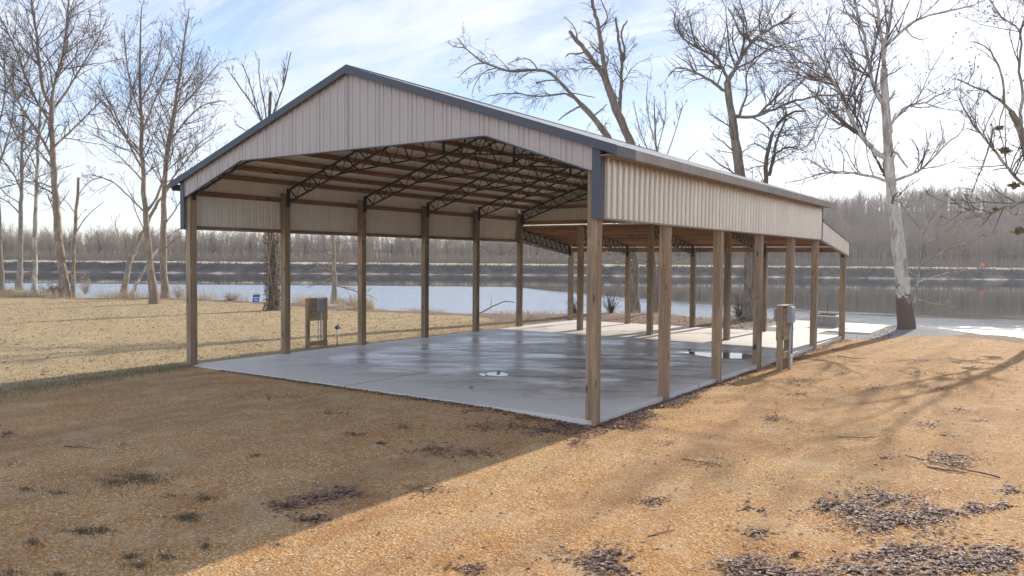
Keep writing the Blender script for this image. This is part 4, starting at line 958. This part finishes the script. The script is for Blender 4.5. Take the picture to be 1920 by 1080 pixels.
# scrub on the far bank face
n = 16000; s = rg.uniform(-190, 170, n); u = rg.uniform(2.2, 6.4, n); t = fline(s)+u; z0 = farz(s, t); x, y = far_xy(s, t)
d = unit(rg.normal(size=(n, 3))*.5+np.array([-FW[0]*.2, -FW[1]*.2, .8])); P = np.stack([x, y, z0], -1)[:, None]+d[:, None]*((.2+rg.random(n)*.7)[:, None]*np.linspace(0, 1, 3)[None])[..., None]
V, Q_ = tubes(P, np.broadcast_to(np.array([.035, .03, .012]), (n, 3)), 3)
tag(npmesh('bank_scrub', V, Q_, M['twig_front'], smooth=False), 'dark low scrub matting the steep face of the far bank', 'scrub', kind='stuff')
ft = [far_template(rg, 12, 1.1) for _ in range(4)]; fo = []
for V, Q_ in ft: fo.append(npmesh('far_bank_tree', V, Q_, M['twig_front'], smooth=False))
used = [False]*4
for i in range(44):
    s = -185+i*8.0+rg.uniform(-3, 3); u = rg.uniform(18, 26); t = float(fline(np.array(s))+u); x, y = far_xy(s, t); j = int(rg.integers(4))
    o = fo[j] if not used[j] else fo[j].copy()
    if used[j]: sc.collection.objects.link(o)
    used[j] = True; k = rg.uniform(.38, .66); o.location = (x, y, float(farz(np.array(s), np.array(t)))-.1); o.scale = (k, k, k); o.rotation_euler = (0, 0, rg.random()*6.28)
    tag(o, 'bare tree in the front row of the woods beside the far bank track', 'tree', 'front row trees across the river')
P = bpz(1842, 500, .9); d0 = np.array([P[0]-CP[0], P[1]-CP[1]]); d0 /= np.hypot(*d0); sx_, t_ = None, None
for tt_ in np.arange(150, 300, .5):
    x, y = CP[0]+d0[0]*tt_, CP[1]+d0[1]*tt_; s = (x-CP[0])*RH[0]+(y-CP[1])*RH[1]; t = (x-CP[0])*FH[0]+(y-CP[1])*FH[1]
    if t-float(fline(np.array(s))) > 8: break
mk = empty('channel_marker', (x, y, float(farz(np.array(s), np.array(t))))); tag(mk, 'small orange marker board on a post across the river', 'marker')
MB().box((-.4, -.03, .5), (.4, .03, 1.3)).build('marker_board', M['orange'], mk); MB().tube([(0, .06, -.3), (0, .06, 1.2)], .05, 6).build('post', M['twig_front'], mk)
mk.rotation_euler = (0, 0, math.atan2(d0[0], d0[1])*-1)

# thin winter haze round the scene
hz = MB().box((-760, -330, -4.6), (760, 900, 75)).build('haze', None); tag(hz, kind='stuff')
m = bpy.data.materials.new('haze_air'); m.use_nodes = True; m.node_tree.nodes.clear(); q = N(m.node_tree)
pv = q.n('ShaderNodeVolumePrincipled', i_Density=.0004, i_Anisotropy=.3); pv.inputs['Color'].default_value = (.95, .95, 1, 1)
q.n('ShaderNodeOutputMaterial', i_Volume=pv.outputs[0]); hz.data.materials.append(m)
# ------------------------------------------------------------ leaf litter, weeds, grass, sticks
rg = np.random.default_rng(303)
def scatter_leaves(pts, size, name, mat, label, cat, zlift=.012, curl=.5):
    n = len(pts); a = rg.random(n)*6.283; s_ = size*(.45+rg.random(n)); w_ = s_*(.35+.35*rg.random(n))
    zz_ = pts[:, 2]+zlift*rg.random(n)*1.6+.004
    ca, sa = np.cos(a), np.sin(a)
    def pt_(u, v, h): return np.stack([pts[:, 0]+ca*u-sa*v, pts[:, 1]+sa*u+ca*v, zz_+h], -1)
    h1, h2, h3, h4 = [s_*curl*rg.random(n) for _ in range(4)]
    V = np.stack([pt_(-s_, 0*s_, h1), pt_(-.2*s_, -w_, h2), pt_(s_, 0*s_, h3), pt_(.15*s_, w_, h4), pt_(0*s_, 0*s_, 0*s_)], 1).reshape(-1, 3)
    b_ = (np.arange(n)*5)[:, None]; T = np.concatenate([b_+np.array([[0, 1, 4]]), b_+np.array([[1, 2, 4]]), b_+np.array([[2, 3, 4]]), b_+np.array([[3, 0, 4]])], 0)
    o = npmesh(name, V, T, mat, smooth=False); tag(o, label, cat, kind='stuff'); return o
def gpts(x, y): return np.stack([x, y, gz(x, y)], -1)
def blob(px, py, rx, ry, n, clump=.5):
    """points of a patch whose centre and reach were read off the photo, laid on the ground plane"""
    c = on_ground(px, py); ex = on_ground(px+rx, py)[:2]-c[:2]; ey = on_ground(px, py-ry)[:2]-c[:2]
    n = int(n*.52); r_ = rg.normal(size=(n, 2))*(.42+.5*rg.random((n, 1))**3); th = np.arctan2(r_[:, 1], r_[:, 0]); r_ *= (1+.45*np.sin(th*3+px)+.3*np.sin(th*5+py))[:, None]
    p_ = c[:2]+r_[:, :1]*ex+r_[:, 1:]*ey; return gpts(p_[:, 0], p_[:, 1])
L = []
# drift of leaves against the slab's right edge
for y0, y1, n, wd in ((-.9, .3, 700, .35), (.1, 3.4, 3800, .42), (3.2, 6.2, 1700, .22), (6., 9., 600, .18), (10.5, 15.2, 1500, .32), (15, 19.5, 900, .35)):
    y = rg.uniform(y0, y1, n); wv = wd*(1+.5*np.sin(y*2.1)+.3*np.sin(y*5.3)); x = 12.16+np.abs(rg.normal(size=n))*wv*.55+.0
    if y1 < .5: x = 11.6+rg.random(n)*1.0
    L.append(gpts(x, y))
right = [(1610, 955, 42, 22, 900), (1555, 950, 40, 14, 500), (1660, 935, 60, 16, 900), (1700, 975, 75, 20, 1500), (1760, 965, 50, 14, 600), (1640, 985, 45, 14, 400), (1830, 955, 30, 9, 350), (1880, 950, 14, 5, 120), (1895, 922, 20, 10, 260),
         (1130, 1055, 55, 24, 1500), (1400, 1062, 45, 18, 900), (1460, 1075, 60, 12, 700), (1700, 1040, 90, 18, 1600), (1800, 1060, 90, 20, 1700), (1880, 1045, 60, 22, 1100), (1680, 1075, 60, 14, 900), (1600, 1070, 60, 14, 500),
         (1454, 785, 26, 9, 380), (1500, 740, 28, 5, 160), (1495, 715, 45, 5, 220), (1780, 858, 55, 8, 420), (1790, 870, 40, 7, 220), (1770, 815, 20, 5, 90), (1740, 795, 35, 7, 160), (1800, 770, 30, 5, 130), (1830, 790, 20, 5, 80), (1760, 730, 60, 5, 220), (1640, 730, 50, 6, 160),
         (1225, 940, 30, 8, 160), (1398, 955, 15, 6, 90), (1425, 960, 8, 5, 60), (1420, 1000, 25, 8, 150), (1490, 1040, 16, 4, 60), (885, 1068, 25, 8, 200), (1660, 860, 16, 5, 70), (1720, 700, 70, 6, 260), (1850, 690, 70, 7, 300), (1580, 700, 40, 4, 120), (1250, 830, 30, 6, 60), (1330, 870, 40, 10, 60)]
for a in right: L.append(blob(*a))
x = rg.uniform(1.5, 12.2, 2600); y = .05-np.abs(rg.normal(size=2600))*(.05+.012*x); L.append(gpts(x, y))
x = rg.uniform(12.4, 24, 3000); y = rg.uniform(-9, 26, 3000); L.append(gpts(x, y)[rg.random(3000) < .9])
P = np.concatenate(L); P = P[(P[:, 0] > 12.17) | (P[:, 1] < 0) | (P[:, 1] > 20)]
scatter_leaves(P, .029, 'leaf_litter', M['leaf'], 'purple-brown dead leaves drifted along the slab edge and over the sand', 'dead leaves')
# dark clumps in the pavilion's shade
L = []
for a in [(600, 935, 45, 14, 500), (650, 925, 45, 12, 500), (540, 950, 40, 12, 400), (590, 975, 40, 8, 260), (800, 920, 50, 10, 260), (820, 845, 60, 14, 420), (890, 850, 50, 12, 360), (900, 800, 60, 10, 300), (960, 800, 60, 14, 420), (1010, 810, 50, 12, 420), (715, 832, 12, 5, 90), (660, 815, 20, 4, 70), (480, 855, 20, 4, 60),
          (760, 800, 40, 5, 120), (620, 775, 60, 5, 140), (520, 745, 80, 6, 200), (1060, 800, 30, 10, 260), (1080, 830, 25, 10, 220), (900, 772, 50, 4, 160), (980, 785, 50, 4, 220), (780, 750, 60, 3, 120), (10, 815, 30, 8, 120), (730, 720, 60, 3, 100)]: L.append(blob(*a))
scatter_leaves(np.concatenate(L), .026, 'shaded_leaf_litter', M['leaf'], 'dark matted leaf clumps on the shaded gravel in front of the pavilion', 'dead leaves')
# lawn leaves and leaf mould beyond the slab
x = rg.uniform(-45, 0, 9000); y = rg.uniform(-4, 24, 9000); P = gpts(x, y); P = P[(P[:, 0] < .1-.1*np.minimum(P[:, 1], 0)*1-.4) & (P[:, 2] > -.8)]
x2 = rg.uniform(-9, 13.5, 9000); y2 = rg.uniform(20.2, 31, 9000); P2 = gpts(x2, y2); P2 = P2[(P2[:, 2] > -.7) & ~((P2[:, 0] > 8.3) & (P2[:, 0] < 12.8) & (P2[:, 1] < 27.6))]
scatter_leaves(np.concatenate([P, P2]), .045, 'scattered_leaves', M['leaf'], 'dead leaves scattered over the dry lawn and bank behind the slab', 'dead leaves')

def blades(pts, h, wd, name, mat, label, cat, lean=.5):
    n = len(pts); a = rg.random(n)*6.283; hh_ = h*(.4+.8*rg.random(n)); ln_ = hh_*lean*rg.normal(size=n); b2 = rg.random(n)*6.283
    dx, dy = np.cos(a)*wd/2, np.sin(a)*wd/2; ox, oy = np.cos(b2)*ln_, np.sin(b2)*ln_
    B0 = pts+np.stack([-dx, -dy, -.01+0*dx], -1); B1 = pts+np.stack([dx, dy, -.01+0*dx], -1)
    M0 = pts+np.stack([-dx*.8+ox*.4, -dy*.8+oy*.4, hh_*.6], -1); M1 = pts+np.stack([dx*.8+ox*.4, dy*.8+oy*.4, hh_*.6], -1)
    T0_ = pts+np.stack([ox-dx*.15, oy-dy*.15, hh_], -1); T1_ = pts+np.stack([ox+dx*.15, oy+dy*.15, hh_], -1)
    V = np.stack([B0, B1, M1, M0, T1_, T0_], 1).reshape(-1, 3); b_ = (np.arange(n)*6)[:, None]
    Q_ = np.concatenate([b_+np.array([[0, 1, 2, 3]]), b_+np.array([[3, 2, 4, 5]])], 0)
    o = npmesh(name, V, Q_, mat, smooth=False); tag(o, label, cat, kind='stuff'); return o
L = [blob(*a) for a in [(265, 898, 58, 14, 1800), (215, 905, 30, 8, 500), (350, 972, 36, 9, 700), (385, 935, 22, 8, 350), (155, 997, 34, 7, 600), (190, 995, 20, 5, 200), (110, 925, 40, 7, 250), (50, 918, 25, 7, 180), (60, 1018, 18, 7, 160), (245, 1045, 22, 8, 240), (310, 1045, 22, 8, 220), (262, 1062, 24, 8, 240),
                        (385, 1025, 14, 8, 160), (15, 870, 30, 5, 120), (170, 790, 40, 5, 160), (320, 930, 18, 4, 90), (15, 815, 20, 8, 200), (230, 835, 10, 4, 60), (110, 1078, 20, 4, 100), (520, 1022, 14, 5, 90), (20, 1075, 20, 10, 150)]]
blades(np.concatenate(L), .028, .009, 'weed_patches', M['weed'], 'flattened dark weed patches dotted over the shaded gravel', 'weeds', 1.1)
y = rg.uniform(-9, .1, 9000); x = (.02-.12*y)+rg.normal(size=9000)*(.34+.035*np.abs(y)); blades(gpts(x, y), .06, .010, 'green_verge', M['green'], 'strip of low green weeds along the lawn edge at left', 'weeds', .8)
# dry lawn
n = 90000; u = rg.random(n)**1.5; x = -.4-u*46; y = rg.uniform(-16, 26, n); k = x < -.3-.1*np.minimum(y, 0)*-1; P = gpts(x, y); P = P[(x < .0-.1*np.minimum(y, 0)) & (P[:, 2] > -.75)]
blades(P, .045, .016, 'dry_lawn', M['drygrass'], 'short dry tan grass of the lawn left of the slab', 'grass', .9)
# tall dry grass and brush at the waterline
def along_shore(n, i0, i1, wid, off=-.3):
    seg = rg.random(n)*(i1-i0)+i0; i = seg.astype(int); f = (seg-i)[:, None]; P = shore[i]*(1-f)+shore[np.minimum(i+1, len(shore)-1)]*f
    nrm = np.array([.45, -.9]); return P+nrm*(off+np.abs(rg.normal(size=(n, 1)))*wid)*1.
P = along_shore(14000, 1, 9, .9); cl = np.sin(P[:, 0]*.9)+np.sin(P[:, 0]*2.3+1)+rg.normal(size=len(P))*.6 > .1; P = P[cl]; sgn_ = on_ground(479, 569)[:2]; P = P[(np.hypot(*(P-sgn_).T) > 1.3) & (np.abs((P-sgn_)@np.array([.61, .79])) > .5) | (np.hypot(*(P-sgn_).T) > 5)]
blades(gpts_ := np.column_stack([P, gbase(P[:, 0], P[:, 1])]), .75, .012, 'bank_grass', M['drygrass'], 'tall dry straw-coloured grass fringing the left river bank', 'grass', .35)
P = along_shore(5000, 8, 16, .5); cl = np.sin(P[:, 0]*1.3)+rg.normal(size=len(P))*.6 > .1; P = P[cl]
blades(np.column_stack([P, gbase(P[:, 0], P[:, 1])]), .28, .012, 'bank_tufts', M['drygrass'], 'thin dry tufts on the bank edge behind the slab', 'grass', .5)
# bushes
def bush(px, py, r_, h, n, label, mat=M['bush'], twigs=M['twig_tan'], name='bush'):
    B = on_ground(px, py); root = empty(name, tuple(B)); tag(root, label, 'bush')
    k = 40; d = unit(rg.normal(size=(k, 3))*np.array([1, 1, .4])+np.array([0, 0, 1.2])); P = d[:, None]*np.linspace(0, 1, 5)[None, :, None]*h*(.6+.6*rg.random((k, 1, 1)))*np.array([r_/h*1.3, r_/h*1.3, 1.]); P[:, 1:] += rg.normal(size=(k, 4, 3))*.04
    R_ = np.broadcast_to(np.linspace(.016, .005, 5), (k, 5)); P1, R1 = grow(rg, P, R_, 3., .35, 40, .2, .7, 4)
    V, Q_ = tubes(P, R_, 4); V1, Q1 = tubes(P1, R1, 3); npmesh('stems', np.concatenate([V, V1]), np.concatenate([Q_, Q1+len(V)]), twigs, root)
    if n:
        pk = P1[rg.integers(0, len(P1), n), rg.integers(1, 4, n)]+rg.normal(size=(n, 3))*.06; leafcloud(rg, pk, .035, mat, 'foliage', root)
bush(100, 556, .9, 1.1, 2600, 'green-brown leafy bush at the foot of the curved far-left tree')
bush(160, 552, .6, 1.5, 500, 'thin yellowish brush beside the slim snag', M['drygrass'])
bush(18, 553, .6, .7, 600, 'low brown bush at the left frame edge', M['vine'])
bush(335, 560, .6, 1.2, 200, 'pale wispy brush just left of the front left post', M['drygrass'])
bush(432, 566, .7, .7, 300, 'low pale brush left of the yard sign', M['drygrass'])
bush(660, 574, .9, .7, 400, 'reddish dry brush right of the small waterline tree', M['vine'])
bush(1145, 590, .5, 1.3, 0, 'leafless spiky shrub behind the rear posts, right of the front post', twigs=M['twig'])
bush(1078, 590, .5, .9, 0, 'leafless tangled shrub beside the left rear corner post', twigs=M['twig'])
bush(1385, 597, .5, 1.2, 0, 'leafless shrub at the foot of the gnarled tree', twigs=M['twig'])
bush(1245, 588, .4, .7, 0, 'small leafless shrub between the two willow trunks and the rear post', twigs=M['twig'])
# fallen branches and sticks
def stick(pts, r_, name, label, par=None, mat=M['twig']):
    P = np.array([on_ground(a, b_)+np.array([0, 0, h]) for a, b_, h in pts]); root = empty(name, tuple(P[0])); tag(root, label, 'branch')
    Pm, Rm = resample(P, np.linspace(r_, r_*.4, len(P)), 8); Pm[1:-1] += rg.normal(size=(6, 3))*r_*.35
    P1, R1 = grow(rg, Pm[None], Rm[None], 1.0, .3, 45, .1, .6, 5, .2)
    V, Q_ = tubes(Pm[None], Rm[None], 6); V1, Q1 = tubes(P1, R1, 3); npmesh('wood', np.concatenate([V, V1])-P[0], np.concatenate([Q_, Q1+len(V)]), mat, root)
stick([(900, 588, .02), (920, 586, .25), (942, 584, .55), (965, 584, .5)], .05, 'fallen_branch', 'forked fallen branch on the bank behind the last left posts')
stick([(1390, 600, .05), (1402, 598, .2), (1425, 598, .15)], .05, 'fallen_branch', 'dark fallen branch at the gnarled tree foot')
for a, b_, c_, d_, r_, lb in ((1738, 877, 1812, 888, .016, 'longest stick, lying right of the middle leaf clump'), (1875, 897, 1697, 855, .012, 'stick crossing the right-hand leaf patch on the sand'), (1280, 862, 1350, 872, .008, 'thin twig on bare sand right of the front post'), (1570, 820, 1640, 822, .010, 'thin twig on the sand below the board stand'),
                              (1215, 1008, 1265, 995, .009, 'thin pale twig on the foreground sand'), (1570, 668, 1625, 674, .012, 'stick on the sand beyond the board stand'), (120, 838, 180, 842, .010, 'twig on shaded gravel at far left')):
    stick([(a, b_, .012), ((a+c_)/2, (b_+d_)/2+1, .02), (c_, d_, .012)], r_, 'stick', lb)
# foreground pebbles
n = 26000; x = rg.uniform(6, 20, n); y = -11.5+rg.random(n)**1.3*12; P = gpts(x, y); s_ = .004+.008*rg.random(n)**2
cube = np.array([(1,0,0),(0,1,0),(-1,0,0),(0,-1,0),(0,0,.7),(0,0,-.4)], float)
a = rg.random(n)*6.28; ca, sa = np.cos(a)[:, None], np.sin(a)[:, None]; st_ = (1+.6*rg.random(n))[:, None]
V = np.stack([(cube[None, :, 0]*st_*ca-cube[None, :, 1]*sa)*s_[:, None]+P[:, :1], (cube[None, :, 0]*st_*sa+cube[None, :, 1]*ca)*s_[:, None]+P[:, 1:2], cube[None, :, 2]*s_[:, None]+P[:, 2:3]], -1).reshape(-1, 3)
f = np.array([(0,1,4),(1,2,4),(2,3,4),(3,0,4)]); T = (f[None]+(np.arange(n)*6)[:, None, None]).reshape(-1, 3)
M['pebble'] = leafmat('pebbles', [(.55, .33, .13), (.72, .52, .30), (.36, .22, .11), (.78, .66, .48), (.60, .40, .2), (.82, .76, .66)], .0)
tag(npmesh('pebbles', V, T, M['pebble'], smooth=False), 'loose tan and orange pea gravel over the foreground', 'gravel', kind='stuff')
